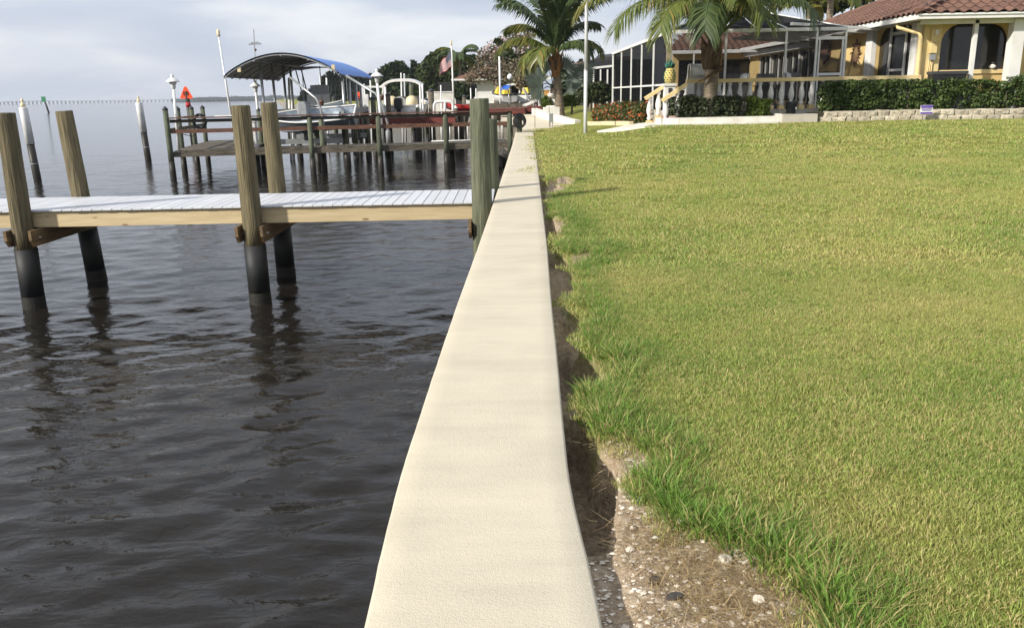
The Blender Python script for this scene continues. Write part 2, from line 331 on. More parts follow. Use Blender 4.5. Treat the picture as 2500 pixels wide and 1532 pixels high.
def cap_section(y0, y1, n, zoff=0.):
    Y = np.linspace(y0, y1, n); L = xl(Y); Rr = xr(Y); r = .022
    wob = (fbm(Y*9, Y*0+1, 3)-.5)*.004
    prof = []; r = .012
    for x_, z_ in [(0, -CAP_T), (0, -r), (r*.3, -r*.3), (r, 0)]: prof.append((0, x_, z_))
    for k in range(1, 8): prof.append((2, k/8, 0))
    for x_, z_ in [(-r, 0), (-r*.3, -r*.3), (0, -r), (0, -CAP_T)]: prof.append((1, x_, z_))
    V = []
    for i in range(n):
        for m_, x_, z_ in prof:
            if m_ == 0: V.append((L[i]+x_+wob[i], Y[i], z_+zoff))
            elif m_ == 1: V.append((Rr[i]+x_-wob[i]*.6, Y[i], z_+zoff))
            else: V.append((L[i]+r+(Rr[i]-L[i]-2*r)*x_, Y[i], zoff+(fbm(np.float64(x_*2), Y[i]*1.7, 5)-.5)*.004))
    k = len(prof); V = np.array(V); Fc = grid_faces(k, n)
    o = np_obj('cap', V, Fc, 'concrete', sw, True)
    return o
ye = 35.2
for a, b, n in [(-1.5, 13.595, 200), (13.605, 27.9, 90), (27.91, ye, 50)]: cap_section(a, b, n)
Y = np.linspace(-1.5, ye-.02, 160); f = MB()
for i in range(len(Y)-1):
    a, b = Y[i], Y[i+1]; la, lb = float(xl(a))+.07, float(xl(b))+.07; ra, rb = float(xr(a))-.12, float(xr(b))-.12
    f.add([(la, a, -CAP_T+.01), (lb, b, -CAP_T+.01), (lb, b, -3), (la, a, -3)], [(0, 1, 2, 3)])
    f.add([(ra, a, -CAP_T+.01), (rb, b, -CAP_T+.01), (rb, b, -3), (ra, a, -3)], [(0, 3, 2, 1)])
a = ye-.02; f.add([(float(xl(a))+.07, a, -CAP_T+.01), (float(xr(a))-.12, a, -CAP_T+.01), (float(xr(a))-.12, a, -3), (float(xl(a))+.07, a, -3)], [(0, 3, 2, 1)])
f.build('wall_face', 'wall_face', sw)
f = MB(); f.bb(float(xl(ye))+.02, float(xr(ye))-.02, ye+.002, ye+.02, -CAP_T, -.01); f.build('end_face', 'concrete', sw)
# ================================================================== WATER
def axis(pos):                                                   # cumulative spacing
    return np.array(pos)
def grow(start, step, g, end):
    out = [start]; s = step
    while out[-1] < end: out.append(out[-1]+s); s *= g
    return out
gx_a = grow(.0, .04, 1.0095, 32); gx = [-v for v in gx_a[:-1]+grow(gx_a[-1], .4, 1.06, 6500)][::-1]; gx = np.array([v+.9 for v in gx]+[2, 5, 20, 100, 1000, 5000])
gy_a = grow(.8, .035, 1.0062, 48); gy = np.array([-3000, -300, -40, -8, 0]+gy_a[:-1]+grow(gy_a[-1], .4, 1.05, 9000))
sx = np.gradient(gx); sy = np.gradient(gy)
X, Yy = np.meshgrid(gx, gy); SP = np.maximum(np.abs(sx)[None, :]*.8, np.abs(sy)[:, None]*1.0)
Z = np.zeros_like(X); wr = np.random.default_rng(11)
for k in range(80):
    lam = .13*(11**(wr.random()**1.25)); th = wr.normal(R_(97), R_(30)); ph = wr.random()*6.28; amp = lam*.0072*(1.25 if lam < .33 else .6 if lam < .7 else .3)
    fade = np.clip(1.6-SP*3.2/lam, 0, 1)
    md = .55+.9*vnoise(X*.21+k*3.3, Yy*.21+k*1.7, 40+k % 5)
    w_ = np.sin((X*math.cos(th)+Yy*math.sin(th))*2*math.pi/lam+ph+.9*vnoise(X*.6+k, Yy*.6, 60+k % 4))
    Z += amp*fade*md*w_
Z += WZ
V = np.stack([X, Yy, Z], -1).reshape(-1, 3)
wm = bpy.data.materials.new('water'); MATS['water'] = wm; nt, N, L, b = nodes_of(wm)
b.inputs['Base Color'].default_value = (.014, .0122, .0100, 1); b.inputs['Roughness'].default_value = .06; b.inputs['IOR'].default_value = 1.333; b.inputs['Specular IOR Level'].default_value = .5
g = N.new('ShaderNodeNewGeometry'); mp = N.new('ShaderNodeMapping'); mp.inputs['Scale'].default_value = (.55, 1.25, 1); mp.inputs['Rotation'].default_value = (0, 0, R_(7)); L.new(g.outputs['Position'], mp.inputs[0])
hs = None
for sc_, am, dt in [(14., .009, 3), (5., .026, 4), (2.2, .04, 3), (.5, .02, 3), (.11, .05, 2)]:
    n = N.new('ShaderNodeTexNoise'); n.inputs['Scale'].default_value = sc_; n.inputs['Detail'].default_value = dt; n.inputs['Distortion'].default_value = .6; L.new(mp.outputs[0], n.inputs[0])
    mu = N.new('ShaderNodeMath'); mu.operation = 'MULTIPLY_ADD'; mu.inputs[1].default_value = am; L.new(n.outputs['Fac'], mu.inputs[0])
    if hs: L.new(hs, mu.inputs[2])
    else: mu.inputs[2].default_value = 0
    hs = mu.outputs[0]
bp = N.new('ShaderNodeBump'); bp.inputs['Strength'].default_value = .5; bp.inputs['Distance'].default_value = 1.0; L.new(hs, bp.inputs['Height']); L.new(bp.outputs[0], b.inputs['Normal'])
structure(np_obj('water', V, grid_faces(len(gx), len(gy)), 'water'))
# ================================================================== LAWN with the washed-out trench behind the wall
def Wp(L_, z=0.): return [W(p[0], p[1], z)[:2] for p in L_]
DIRT = [Wp([(1440,1400),(1400,1240),(1388,1150),(1455,1085),(1530,1078),(1568,1110),(1575,1150),(1535,1185),(1580,1235),(1640,1290),(1700,1318),(1760,1335),(1830,1345),(1880,1400),(1960,1440),(2010,1532),(2130,1800),(1500,1800)], -.06),
        Wp([(1368,985),(1366,925),(1440,905),(1490,880),(1485,920),(1450,955),(1400,1000)], -.1),
        Wp([(1330,595),(1328,528),(1375,522),(1398,545),(1392,575),(1360,600)], -.05),
        Wp([(1380,655),(1395,622),(1470,606),(1462,628),(1415,660)], -.05),
        Wp([(1332,470),(1335,440),(1395,432),(1396,448),(1370,466)], -.05)]
HOLE = [(Wp([(1352,800),(1358,760),(1395,735),(1420,745),(1405,790),(1375,810)]), .24), (Wp([(1360,905),(1358,820),(1400,820),(1462,862),(1485,885),(1440,908)]), .34),
        (Wp([(1380,1200),(1375,980),(1402,985),(1412,1060),(1452,1085),(1450,1150),(1432,1215)]), .34), (Wp([(1345,690),(1340,600),(1362,610),(1385,650),(1390,690),(1400,715)]), .20),
        (Wp([(1325,480),(1322,455),(1350,435),(1398,430),(1385,450),(1350,470)]), .14), (Wp([(1330,600),(1326,540),(1345,545),(1358,575)]), .14),
        (Wp([(1400,1300),(1388,1200),(1430,1200),(1436,1260),(1430,1300)]), .13)]
def lawn_base(x, y):
    rise = .60*sstep((y-6)/21)*sstep((x-xr(y)+.3)/4.6)
    far = .15*sstep((y-30)/12)*sstep((x-2.0)/4)
    return -.03+rise+far+(fbm(x*.5, y*.5, 21)-.47)*.07*sstep((x-xr(y))/1.5)+(fbm(x*2.3, y*2.3, 31)-.47)*.03
def lawn_z(x, y, info=False):
    x = np.asarray(x, float); y = np.asarray(y, float); z = lawn_base(x, y); s = x-xr(y); dirt = np.zeros_like(x); hole = np.zeros_like(x)
    j = (fbm(x*4, y*4, 51)-.47)*.16
    near = y < 20
    for p in DIRT:
        d = sdf_poly(x, y, p)+j; m = sstep(.5-(d+.05*(y > 3.6))/.07); dirt = np.maximum(dirt, m); z = z-.022*sstep(.5-d/.14)*near
    for p, dep in HOLE:
        d = sdf_poly(x, y, p)+j*.5-.08; m = sstep(.5-d/.08); hole = np.maximum(hole, m*dep); dirt = np.maximum(dirt, sstep(.3-d/.10))
    gap = .04+.05*fbm(y*1.3, y*0+3, 71)
    tr = sstep(1-(s-gap)/.10)*(.20+.24*fbm(y*.9, y*0, 81))*(.10+.90*sstep((y-2.75)/.45))*(1-sstep((y-11)/10)*.75); tr = tr*(.30+.70*sstep((fbm(y*.8, y*0+9, 84)-.40)/.14)); hole = np.maximum(hole, tr)
    dirt = np.maximum(dirt, sstep(1-(s-gap)/.08)*(y < 24))
    z = z-hole+dirt*(fbm(x*14, y*14, 91, 3)-.45)*.035
    if info: return z, dirt, hole
    return z
lx0 = -.04                                                       # lawn grid follows the wall edge: u = distance from the edge
u = np.array(grow(lx0, .022, 1.017, 700)); v = np.array([-6, -3, 0, .8]+grow(1.2, .026, 1.0115, 36))
v = v[v < 36.0]; v = np.append(v, 36.0)
Uu, Vv = np.meshgrid(u, v); X = Uu+xr(Vv); Z, dirt, hole = lawn_z(X, Vv, True)
V = np.stack([X, Vv, Z], -1).reshape(-1, 3)
lm = bpy.data.materials.new('lawn_ground'); MATS['lawn_ground'] = lm; nt, N, L, b = nodes_of(lm)
at = N.new('ShaderNodeAttribute'); at.attribute_name = 'dirt'
g = N.new('ShaderNodeNewGeometry')
def noise(sc_, dt=5, vec=None):
    n = N.new('ShaderNodeTexNoise'); n.inputs['Scale'].default_value = sc_; n.inputs['Detail'].default_value = dt; n.inputs['Roughness'].default_value = .65; L.new(vec or g.outputs['Position'], n.inputs[0]); return n.outputs['Fac']
def ramp(fac, *st):
    r = N.new('ShaderNodeValToRGB'); L.new(fac, r.inputs[0]); e = r.color_ramp.elements
    e[0].position, e[0].color = st[0][0], st[0][1]+(1,); e[1].position, e[1].color = st[-1][0], st[-1][1]+(1,)
    for p_, c_ in st[1:-1]: e.new(p_).color = c_+(1,)
    return r.outputs[0]
def mixc(f_, a_, b_):
    m = N.new('ShaderNodeMix'); m.data_type = 'RGBA'
    L.new(f_, m.inputs[0]) if not isinstance(f_, float) else setattr(m.inputs[0], 'default_value', f_)
    L.new(a_, m.inputs[6]); L.new(b_, m.inputs[7]); return m.outputs[2]
gr = ramp(noise(.45, 4), (.3, (.15, .19, .036)), (.5, (.23, .24, .05)), (.7, (.30, .26, .085)))
gr2 = ramp(noise(28, 6), (.3, (.05, .06, .016)), (.65, (.30, .30, .08)))
grass_c = mixc(.5, gr, gr2)
dirt_c = ramp(noise(26, 8), (.25, (.14, .10, .065)), (.45, (.37, .285, .195)), (.6, (.50, .405, .295)), (.75, (.70, .62, .50)))
bc = mixc(at.outputs['Fac'], grass_c, dirt_c); L.new(bc, b.inputs['Base Color']); b.inputs['Roughness'].default_value = .95; b.inputs['Specular IOR Level'].default_value = .1
bp = N.new('ShaderNodeBump'); bp.inputs['Distance'].default_value = .025; L.new(noise(38, 6), bp.inputs['Height']); L.new(bp.outputs[0], b.inputs['Normal'])
lo = structure(np_obj('lawn', V, grid_faces(len(u), len(v)), 'lawn_ground'))
a_ = lo.data.attributes.new('dirt', 'FLOAT', 'POINT'); a_.data.foreach_set('value', np.clip(dirt+hole*2.2, 0, 1).ravel().astype(np.float32))
# neighbours' ground beyond, with its shoreline
SH = np.array([(36, 1.0), (44, 1.2), (52, 1.5), (62, .3), (75, -2.0), (90, -6), (120, -19), (170, -42), (260, -68), (420, -112), (900, -245)])
def shore(y): return np.interp(y, SH[:, 0], SH[:, 1])
v2 = np.array(grow(36.0, .5, 1.05, 900)); u2 = np.array([-.3, 0, .05, .6, 1.5, 3, 5, 8, 12, 18, 26, 40, 70, 150, 400, 1200, 4000])
U2, V2 = np.meshgrid(u2, v2); X2 = U2+shore(V2)
zfar = np.where(U2 < .02, -2.5, np.where(U2 < .3, -.05, .02+.62*sstep((U2-.2)/3.5)))
at36 = lawn_z(X2[0], np.full(len(u2), 36.)); bl = sstep((V2-36)/2.5); Z2 = np.where(U2 < .3, zfar, (at36[None, :])*(1-bl)+zfar*bl)
nl_ = structure(np_obj('neighbor_lawn', np.stack([X2, V2, Z2], -1).reshape(-1, 3), grid_faces(len(u2), len(v2)), 'lawn_ground')); nl_.data.materials.append(MATS['wall_face'])
mi_ = np.zeros((len(v2)-1, len(u2)-1), np.int32); mi_[:, :3] = 1; nl_.data.polygons.foreach_set('material_index', mi_.ravel())
def ground(x, y):
    x = float(x); y = float(y)
    if y <= 36: return float(lawn_z(np.array([x]), np.array([y]))[0])
    uu = x-float(shore(y)); return float(-.05 if uu < .3 else .02+.62*sstep((uu-.2)/3.5))
# ================================================================== GRASS (instanced blade patches)
gm = bpy.data.materials.new('grass_blade'); MATS['grass_blade'] = gm
def grass_material(m, cols, straw, strawfac):
    global N, L, g
    nt, N, L, b = nodes_of(m); g = N.new('ShaderNodeNewGeometry')
    base = ramp(noise(.42, 4), *cols); r2 = ramp(g.outputs['Random Per Island'], (0., (.55, .55, .55)), (1., (1.35, 1.35, 1.35)))
    m1 = N.new('ShaderNodeMix'); m1.data_type = 'RGBA'; m1.blend_type = 'MULTIPLY'; m1.inputs[0].default_value = 1; L.new(base, m1.inputs[6]); L.new(r2, m1.inputs[7])
    pn = noise(1.3, 6); ad = N.new('ShaderNodeMath'); ad.operation = 'MULTIPLY_ADD'; ad.inputs[1].default_value = .9; L.new(pn, ad.inputs[0]); ad.inputs[2].default_value = strawfac
    mu = N.new('ShaderNodeMath'); mu.operation = 'MULTIPLY'; mu.inputs[1].default_value = 53.3; L.new(g.outputs['Random Per Island'], mu.inputs[0]); fr = N.new('ShaderNodeMath'); fr.operation = 'FRACT'; L.new(mu.outputs[0], fr.inputs[0])
    lt = N.new('ShaderNodeMath'); lt.operation = 'LESS_THAN'; L.new(fr.outputs[0], lt.inputs[0]); L.new(ad.outputs[0], lt.inputs[1])
    rgb = N.new('ShaderNodeRGB'); rgb.outputs[0].default_value = straw+(1,)
    c_ = mixc(lt.outputs[0], m1.outputs[2], rgb.outputs[0]); L.new(c_, b.inputs['Base Color']); b.inputs['Roughness'].default_value = .5; b.inputs['Specular IOR Level'].default_value = .3
    t = N.new('ShaderNodeBsdfTranslucent'); L.new(c_, t.inputs[0]); ms = N.new('ShaderNodeMixShader'); ms.inputs[0].default_value = .3
    L.new(b.outputs[0], ms.inputs[1]); L.new(t.outputs[0], ms.inputs[2]); L.new(ms.outputs[0], N['Material Output'].inputs[0])
grass_material(gm, [(.30, (.195, .295, .062)), (.48, (.295, .365, .086)), (.70, (.44, .42, .14))], (.54, .45, .20), -.19)
gl = bpy.data.materials.new('grass_long'); MATS['grass_long'] = gl
grass_material(gl, [(.3, (.105, .225, .032)), (.7, (.19, .31, .052))], (.45, .38, .16), -.30)
gs = bpy.data.materials.new('grass_straw'); MATS['grass_straw'] = gs
grass_material(gs, [(.3, (.38, .28, .14)), (.7, (.48, .37, .2))], (.28, .19, .09), -.1)
def blades(n, size, h0, h1, w0, w1, lean, seed, radial=False, flat=False):
    r = np.random.default_rng(seed)
    if radial:
        q = r.random(n)*6.28; rr = np.sqrt(r.random(n))*size*.5; bx = np.cos(q)*rr; by = np.sin(q)*rr; az = q+r.normal(0, .6, n)
    else:
        bx = (r.random(n)-.5)*size; by = (r.random(n)-.5)*size; az = r.random(n)*6.28
    h = h0+(h1-h0)*r.random(n); w = w0+(w1-w0)*r.random(n); ln = lean*(.3+r.random(n))
    tx, ty = np.cos(az), np.sin(az); sx_, sy_ = -ty, tx; tw = r.random(n)*6.28; sx_, sy_ = np.cos(tw), np.sin(tw)
    m1 = .5; zz = np.zeros(n)-.008
    mid = np.stack([bx+tx*h*ln*.35, by+ty*h*ln*.35, h*.55*(1-.2*ln)], 1); tip = np.stack([bx+tx*h*ln, by+ty*h*ln, h*(1-.35*ln**2*.6).clip(.15)], 1)
    if flat: mid[:, 2] = .006+.02*r.random(n); tip[:, 2] = .004+.025*r.random(n); zz = .003+.01*r.random(n)
    s2 = np.stack([sx_*w/2, sy_*w/2, np.zeros(n)], 1); b0 = np.stack([bx, by, zz], 1)
    V = np.stack([b0-s2, b0+s2, mid-s2*.8, mid+s2*.8, tip], 1).reshape(-1, 3)
    o = np.arange(n)*5; F3 = np.concatenate([np.stack([o, o+1, o+3], 1), np.stack([o, o+3, o+2], 1), np.stack([o+2, o+3, o+4], 1)]); return V, F3
def proto_collection(name, specs, mat):
    c = bpy.data.collections.new(name)
    for k, s in enumerate(specs):
        V, F3 = blades(**s, seed=100+k*7+len(name)); o = bpy.data.objects.new('%s_patch' % name, np_mesh(name, V, F3, mat, False)); c.objects.link(o)
    return c
def scatter(name, label, cat, P, rot, scl, idx, coll):
    me = bpy.data.meshes.new(name); me.vertices.add(len(P)); me.vertices.foreach_set('co', np.asarray(P, np.float32).ravel())
    for nm, tp, a in (('rotz', 'FLOAT', rot), ('scl', 'FLOAT', scl), ('idx', 'INT', idx)):
        at = me.attributes.new(nm, tp, 'POINT'); at.data.foreach_set('value', np.asarray(a, np.int32 if tp == 'INT' else np.float32))
    o = bpy.data.objects.new(name, me); col.objects.link(o); tag(o, label, cat, kind='stuff')
    ng = bpy.data.node_groups.new(name, 'GeometryNodeTree'); ng.interface.new_socket('Geometry', in_out='INPUT', socket_type='NodeSocketGeometry'); ng.interface.new_socket('Geometry', in_out='OUTPUT', socket_type='NodeSocketGeometry')
    gi = ng.nodes.new('NodeGroupInput'); go = ng.nodes.new('NodeGroupOutput'); ip = ng.nodes.new('GeometryNodeInstanceOnPoints'); ci = ng.nodes.new('GeometryNodeCollectionInfo')
    ci.inputs['Collection'].default_value = coll; ci.inputs['Separate Children'].default_value = True; ci.inputs['Reset Children'].default_value = True
    def na(nm, tp):
        n = ng.nodes.new('GeometryNodeInputNamedAttribute'); n.data_type = tp; n.inputs['Name'].default_value = nm; return n.outputs['Attribute']
    cx = ng.nodes.new('ShaderNodeCombineXYZ'); ng.links.new(na('rotz', 'FLOAT'), cx.inputs[2])
    ng.links.new(gi.outputs[0], ip.inputs['Points']); ng.links.new(ci.outputs[0], ip.inputs['Instance']); ip.inputs['Pick Instance'].default_value = True
    ng.links.new(na('idx', 'INT'), ip.inputs['Instance Index']); ng.links.new(cx.outputs[0], ip.inputs['Rotation']); ng.links.new(na('scl', 'FLOAT'), ip.inputs['Scale']); ng.links.new(ip.outputs[0], go.inputs[0])
    md = o.modifiers.new('scatter', 'NODES'); md.node_group = ng; return o
def inview(x, y, z=0., m=120):
    v = np.stack([x, y, np.zeros_like(x)+z-CH], -1); k = v@Fv; px = 1250+FPX*(v@Rv)/np.maximum(k, .05); py = 766-FPX*(v@Uv)/np.maximum(k, .05)
    return (k > .2) & (px > -m) & (px < 2500+m) & (py < 1532+m*2.5)
NV = 8
near = proto_collection('grass_near', [dict(n=560, size=.24, h0=.010, h1=.028, w0=.0022, w1=.004, lean=.95) for _ in range(NV)], 'grass_blade')
mid = proto_collection('grass_mid', [dict(n=620, size=.50, h0=.016, h1=.04, w0=.004, w1=.0075, lean=.95) for _ in range(NV)], 'grass_blade')
farc = proto_collection('grass_far', [dict(n=380, size=1.0, h0=.018, h1=.042, w0=.010, w1=.02, lean=1.1) for _ in range(NV)], 'grass_blade')
def lawn_points(y0, y1, xmax, step, seed):
    r = np.random.default_rng(seed); ys = np.arange(y0, y1, step); xs = np.arange(-.5, xmax, step); x, y = np.meshgrid(xs, ys); x = x.ravel()+r.normal(0, step*.3, x.size); y = y.ravel()+r.normal(0, step*.3, y.size)
    s = x-xr(y); z, d, h = lawn_z(x, y, True)
    ok = (s > .06) & (d < .35) & (h < .07) & inview(x, y); return x[ok], y[ok], z[ok]
PV = [(3.4, 25.0)]
def no_paving(x, y):                                             # where walk, planters and terrace stand
    return ~((y > 24.35) & (x > 2.9))
PP = []; 
for coll_, (y0, y1, xm, st, sd_), nm, lb in [(near, (1.3, 7.2, 7, .13, 1), 'grass_near', 'short yellow green turf blades close beside the seawall dirt'), (mid, (7.1, 16.5, 15, .33, 2), 'grass_middle', 'short turf blades over the middle of the lawn'), (farc, (16.3, 36, 30, .62, 3), 'grass_far', 'short turf blades on the lawn below the house')]:
    x, y, z = lawn_points(y0, y1, xm, st, sd_); k = no_paving(x, y); x, y, z = x[k], y[k], z[k]; r = np.random.default_rng(sd_+50); n = len(x)
    scatter(nm, lb, 'grass', np.stack([x, y, z], 1), r.random(n)*6.28, .8+.5*r.random(n), r.integers(0, NV, n), coll_)
# long uncut grass along the trench and the dirt edge
tuft = proto_collection('grass_tuft', [dict(n=42, size=.12, h0=.03, h1=.105, w0=.003, w1=.006, lean=.95, radial=True) for _ in range(NV)], 'grass_long')
r = np.random.default_rng(77); TP = []
xs = r.uniform(.2, 3.2, 60000); ys = 1.5+14*r.random(60000)**1.3
s = xs-xr(ys); z, d, h = lawn_z(xs, ys, True)
dd = np.full(xs.shape, 9.)
for p in DIRT+[q[0] for q in HOLE]: dd = np.minimum(dd, sdf_poly(xs, ys, p))
dd = np.minimum(dd, s-.12)
wdt = .16+.40*fbm(xs*1.2, ys*1.2, 15)*(1+sstep((ys-2.5)/4)*.8)
_, d3, h3 = lawn_z(xs, ys+.13, True); keep = (s > .06) & (d < .35) & (h < .10) & ((h3 < .1) | (r.random(xs.size) < .45)) & (dd < wdt) & (r.random(xs.size) < (.24+.55*np.exp(-np.clip(dd, 0, 1)/.18))*np.clip(1.25-ys/20, .3, 1)*.62) & inview(xs, ys)
x, y, z, dk = xs[keep], ys[keep], z[keep], np.clip(dd[keep], 0, 1); n = len(x)
scatter('long_grass', 'long green uncut grass fringing the washed-out trench and dirt', 'grass', np.stack([x, y, z-.01], 1), r.random(n)*6.28, (.98-.8*dk/.6).clip(.38)*(.7+.55*r.random(n)), r.integers(0, NV, n), tuft)
straw = proto_collection('straw', [dict(n=60, size=.26, h0=.05, h1=.13, w0=.0018, w1=.0035, lean=1.2, flat=True) for _ in range(NV)], 'grass_straw')
xs = r.uniform(.2, 3.2, 9000); ys = 1.4+10*r.random(9000)**1.5; z, d, h = lawn_z(xs, ys, True)
keep = (d > .5) & (h < .05) & (xs-xr(ys) > .22) & inview(xs, ys) & (r.random(9000) < .36); x, y, z = xs[keep], ys[keep], z[keep]; n = len(x)
scatter('dry_straw', 'dry straw and dead grass lying on the bare dirt', 'straw', np.stack([x, y, z], 1), r.random(n)*6.28, .7+.5*r.random(n), r.integers(0, NV, n), straw)
# shell grit: many small fragments on the dirt
V = []; Fc = []; r = np.random.default_rng(5); xs = r.uniform(.2, 2.6, 26000); ys = r.uniform(1.4, 5.2, 26000); z, d, h = lawn_z(xs, ys, True)
keep = (d > .7) & (h < .1) & inview(xs, ys) & (r.random(26000) < .75)
for x_, y_, z_ in zip(xs[keep], ys[keep], z[keep]):
    s_ = .003+.010*r.random()**2.2; a = r.random()*6.28; o = len(V); e_ = .5+.5*r.random()
    for k in range(5): V.append((x_+math.cos(a+k*1.257)*s_, y_+math.sin(a+k*1.257)*s_*e_, z_+.001+.004*r.random()))
    V.append((x_, y_, z_+s_*.6)); Fc += [(o+k, o+(k+1) % 5, o+5) for k in range(5)]
tag(np_obj('shell_grit', V, Fc, 'shell', None, False), 'fine broken shell and gravel in the bare dirt', 'gravel', kind='stuff')
def shell_mesh(seed):
    r = np.random.default_rng(seed); m = MB(); n = 12; rings = 4; vs = []; a_ = .7+.2*r.random()
    for i in range(rings+1):
        t = i/rings
        for k in range(n):
            q = 2*math.pi*k/n; rr = t*(1+.06*math.cos(q*6)); vs.append((math.cos(q)*rr, math.sin(q)*rr*a_-.15*t, .55*(1-t**2)-.1+.02*r.random()))
    m.add(vs, [(i*n+k, i*n+(k+1) % n, (i+1)*n+(k+1) % n, (i+1)*n+k) for i in range(rings) for k in range(n)], True); return m
sh0 = [shell_mesh(s).build('seashell', 'shell') for s in (1, 2, 3)]
SP_ = [(1560,1090),(1527,1108),(1468,1108),(1512,1135),(1498,1142),(1470,1215),(1535,1224),(1520,1240),(1560,1228),(1545,1243),(1490,1315),(1476,1322),(1600,1326),(1650,1313),(1565,1345),(1540,1347),(1692,1356),(1472,1368),(1525,1373),(1845,1374),(1545,1445),(1513,1445),(1650,1452),(1835,1450),(1812,1430),(1780,1452),(1655,1484),(1700,1488),(1720,1515),(1790,1525),(1837,1530),(1522,1512),(1580,1518),(1930,1455),(1660,1290),(1700,1240)]
for k, p in enumerate(SP_):
    w = W(p[0], p[1], -.06)
    o = sh0[k] if k < 3 else sh0[k % 3].copy()
    if k >= 3: col.objects.link(o)
    s_ = .010+.010*random.random(); zg = ground(w[0], w[1]); o.location = (w[0], w[1], zg+s_*.12); o.scale = (s_, s_, s_); o.rotation_euler = (random.uniform(-.4, .4), random.uniform(-.4, .4), random.random()*6.28)
    tag(o, 'small pale clam shell lying on the bare dirt behind the seawall', 'seashell', 'shells scattered on the bare dirt')
def rock(name, loc, size, mat, label, seed, cat='rock', group=None, n=3):
    bm = bmesh.new(); bmesh.ops.create_icosphere(bm, subdivisions=n, radius=1); rr = np.random.default_rng(seed)
    cs = rr.normal(size=(9, 3)); cs /= np.linalg.norm(cs, axis=1)[:, None]
    for v_ in bm.verts:
        p = np.array(v_.co); k = 1.
        for c in cs: k = min(k, .72/max(.01, float(p@c)) if p@c > .72 else 1)
        v_.co = Vector(p*k*(1+.05*rr.normal()))*1; v_.co.x *= size[0]; v_.co.y *= size[1]; v_.co.z *= size[2]
    me = bpy.data.meshes.new(name); bm.to_mesh(me); bm.free(); me.materials.append(MATS[mat]); o = bpy.data.objects.new(name, me); col.objects.link(o); o.location = tuple(loc); o.rotation_euler = (0, 0, rr.random()*6)
    return tag(o, label, cat, group)
for p, s_, mt, lb, sd_ in [((1768,1383), (.034, .026, .022), 'rock_pale', 'knobbly pale coral stone on the dirt below the long grass', 3), ((1600,1432), (.026, .022, .013), 'rock_dark', 'flat black stone half sunk in the shelly dirt', 4), ((1852,1485), (.022, .02, .016), 'rock_pale', 'white angular coral chip on the bare dirt', 9), ((1645,1475), (.03, .018, .01), 'rock_dark', 'dark bark-like fragment beside a pale shell', 12)]:
    w = W(p[0], p[1], -.07); rock('stone', (w[0], w[1], ground(w[0], w[1])+s_[2]*.45), s_, mt, lb, sd_, 'stone')
w = W(1432, 903, -.15); rock('soil_clod', (w[0]-.02, w[1], ground(w[0], w[1])+.06), (.14, .06, .05), 'wall_face', 'grey brown clod of hard soil bridging the washed-out hole', 22, 'clod')
for k, (px, py) in enumerate([(1225,392),(1238,380),(1215,400)]):
    w = W(px, py, WZ+.2); rock('riprap_rock', (w[0]-.15, w[1], WZ+.12), (.5, .45, .42), 'rock_dark', 'dark wet rock in the water at the foot of the seawall', 30+k, 'rock', 'rocks below the seawall', 2)
# ================================================================== NEAR DOCK
dk = thing('dock', 'dock of pale boards on tall round pilings with black sleeves', 'dock', (-3.7, 12.8, WZ))
YF, YB = 11.98, 13.56
def near_pile(x, y, top, lean=0., sleeve=True, mat='pile_wood', r=.142, zs=-.54, label=None):
    n = 14; zz = [zs-.02 if sleeve else -3]+list(np.linspace(-.3, top-.02, 9))+[top]
    path = [(x+lean*(z_-top), y, z_) for z_ in zz]; rr = [r*(1.02-.012*i+.012*math.sin(i*2.1+x)) for i in range(len(zz))]; rr[-1] *= .955
    m = MB(); m.tube(path, rr, n); 
    o = m.build('piling', mat, dk)
    if label: o['label'] = label
    if sleeve:
        m = MB(); m.tube([(x+lean*(zs-top), y, zs), (x+lean*(-1.30-top), y, -1.30)], [r*1.10, r*1.10], 16, True); m.build('sleeve', 'sleeve_black', o)
        m = MB(); m.tube([(x+lean*(z_-top), y, z_) for z_ in (-1.24, -1.32, -1.6, -3)], [r*1.104, r*1.125, r*1.15, r*1.15], 16, False); m.build('waterline_growth', 'growth', o)
    return o
near_pile(-7.02, 11.86, dz(22, 275, 11.86), .02); near_pile(-3.725, 11.84, dz(590, 257, 11.84), -.003)
near_pile(-7.17, 13.72, dz(130, 268, 13.72)-.02, -.045); near_pile(-3.86, 13.72, dz(655, 250, 13.72), -.012)
near_pile(-.40, 11.84, dz(1182, 240, 11.84), .0, False, 'pile_green', .148, label='greenish weathered piling against the seawall')
near_pile(-.30, 13.75, 1.12, .0, False, 'pile_green', .13, label='greenish piling behind, mostly hidden')
near_pile(-10.4, 11.86, 1.4); near_pile(-10.5, 13.72, 1.4)
bw = .1375; pitch = .1455; x0 = -.245; k = 0; bme = None
while x0-k*pitch > -11.2:
    xx = x0-k*pitch; m = MB()
    if bme is None:
        m.bb(-bw/2, bw/2, YF-.035-12.77, YB+.02-12.77, -.028, 0); bo = m.build('deck_board', 'white_board'); bme = bo.data; bo.parent = dk
        bv = bo.modifiers.new('bevel', 'BEVEL'); bv.width = .004; bv.segments = 1
        b0 = bo
    else:
        bo = b0.copy(); col.objects.link(bo); bo.parent = dk
    bo.location = (xx-bw/2+3.7, 12.77-12.8+random.uniform(-.004, .004), -WZ+.004+random.uniform(-.0015, .0015)); k += 1
for a, b_ in [(-11.2, -6.97), (-6.965, -3.66), (-3.655, -.27)]:
    m = MB(); m.bb(a, b_, YF+.01, YF+.05, -.25, -.029); m.build('stringer', 'new_timber', dk)
    m = MB(); m.bb(a, b_, YB-.07, YB-.03, -.225, -.029); m.build('stringer', 'brown_timber', dk)
    m = MB(); m.bb(a, b_, (YF+YB)/2-.02, (YF+YB)/2+.02, -.2, -.029); m.build('joist', 'brown_timber', dk)
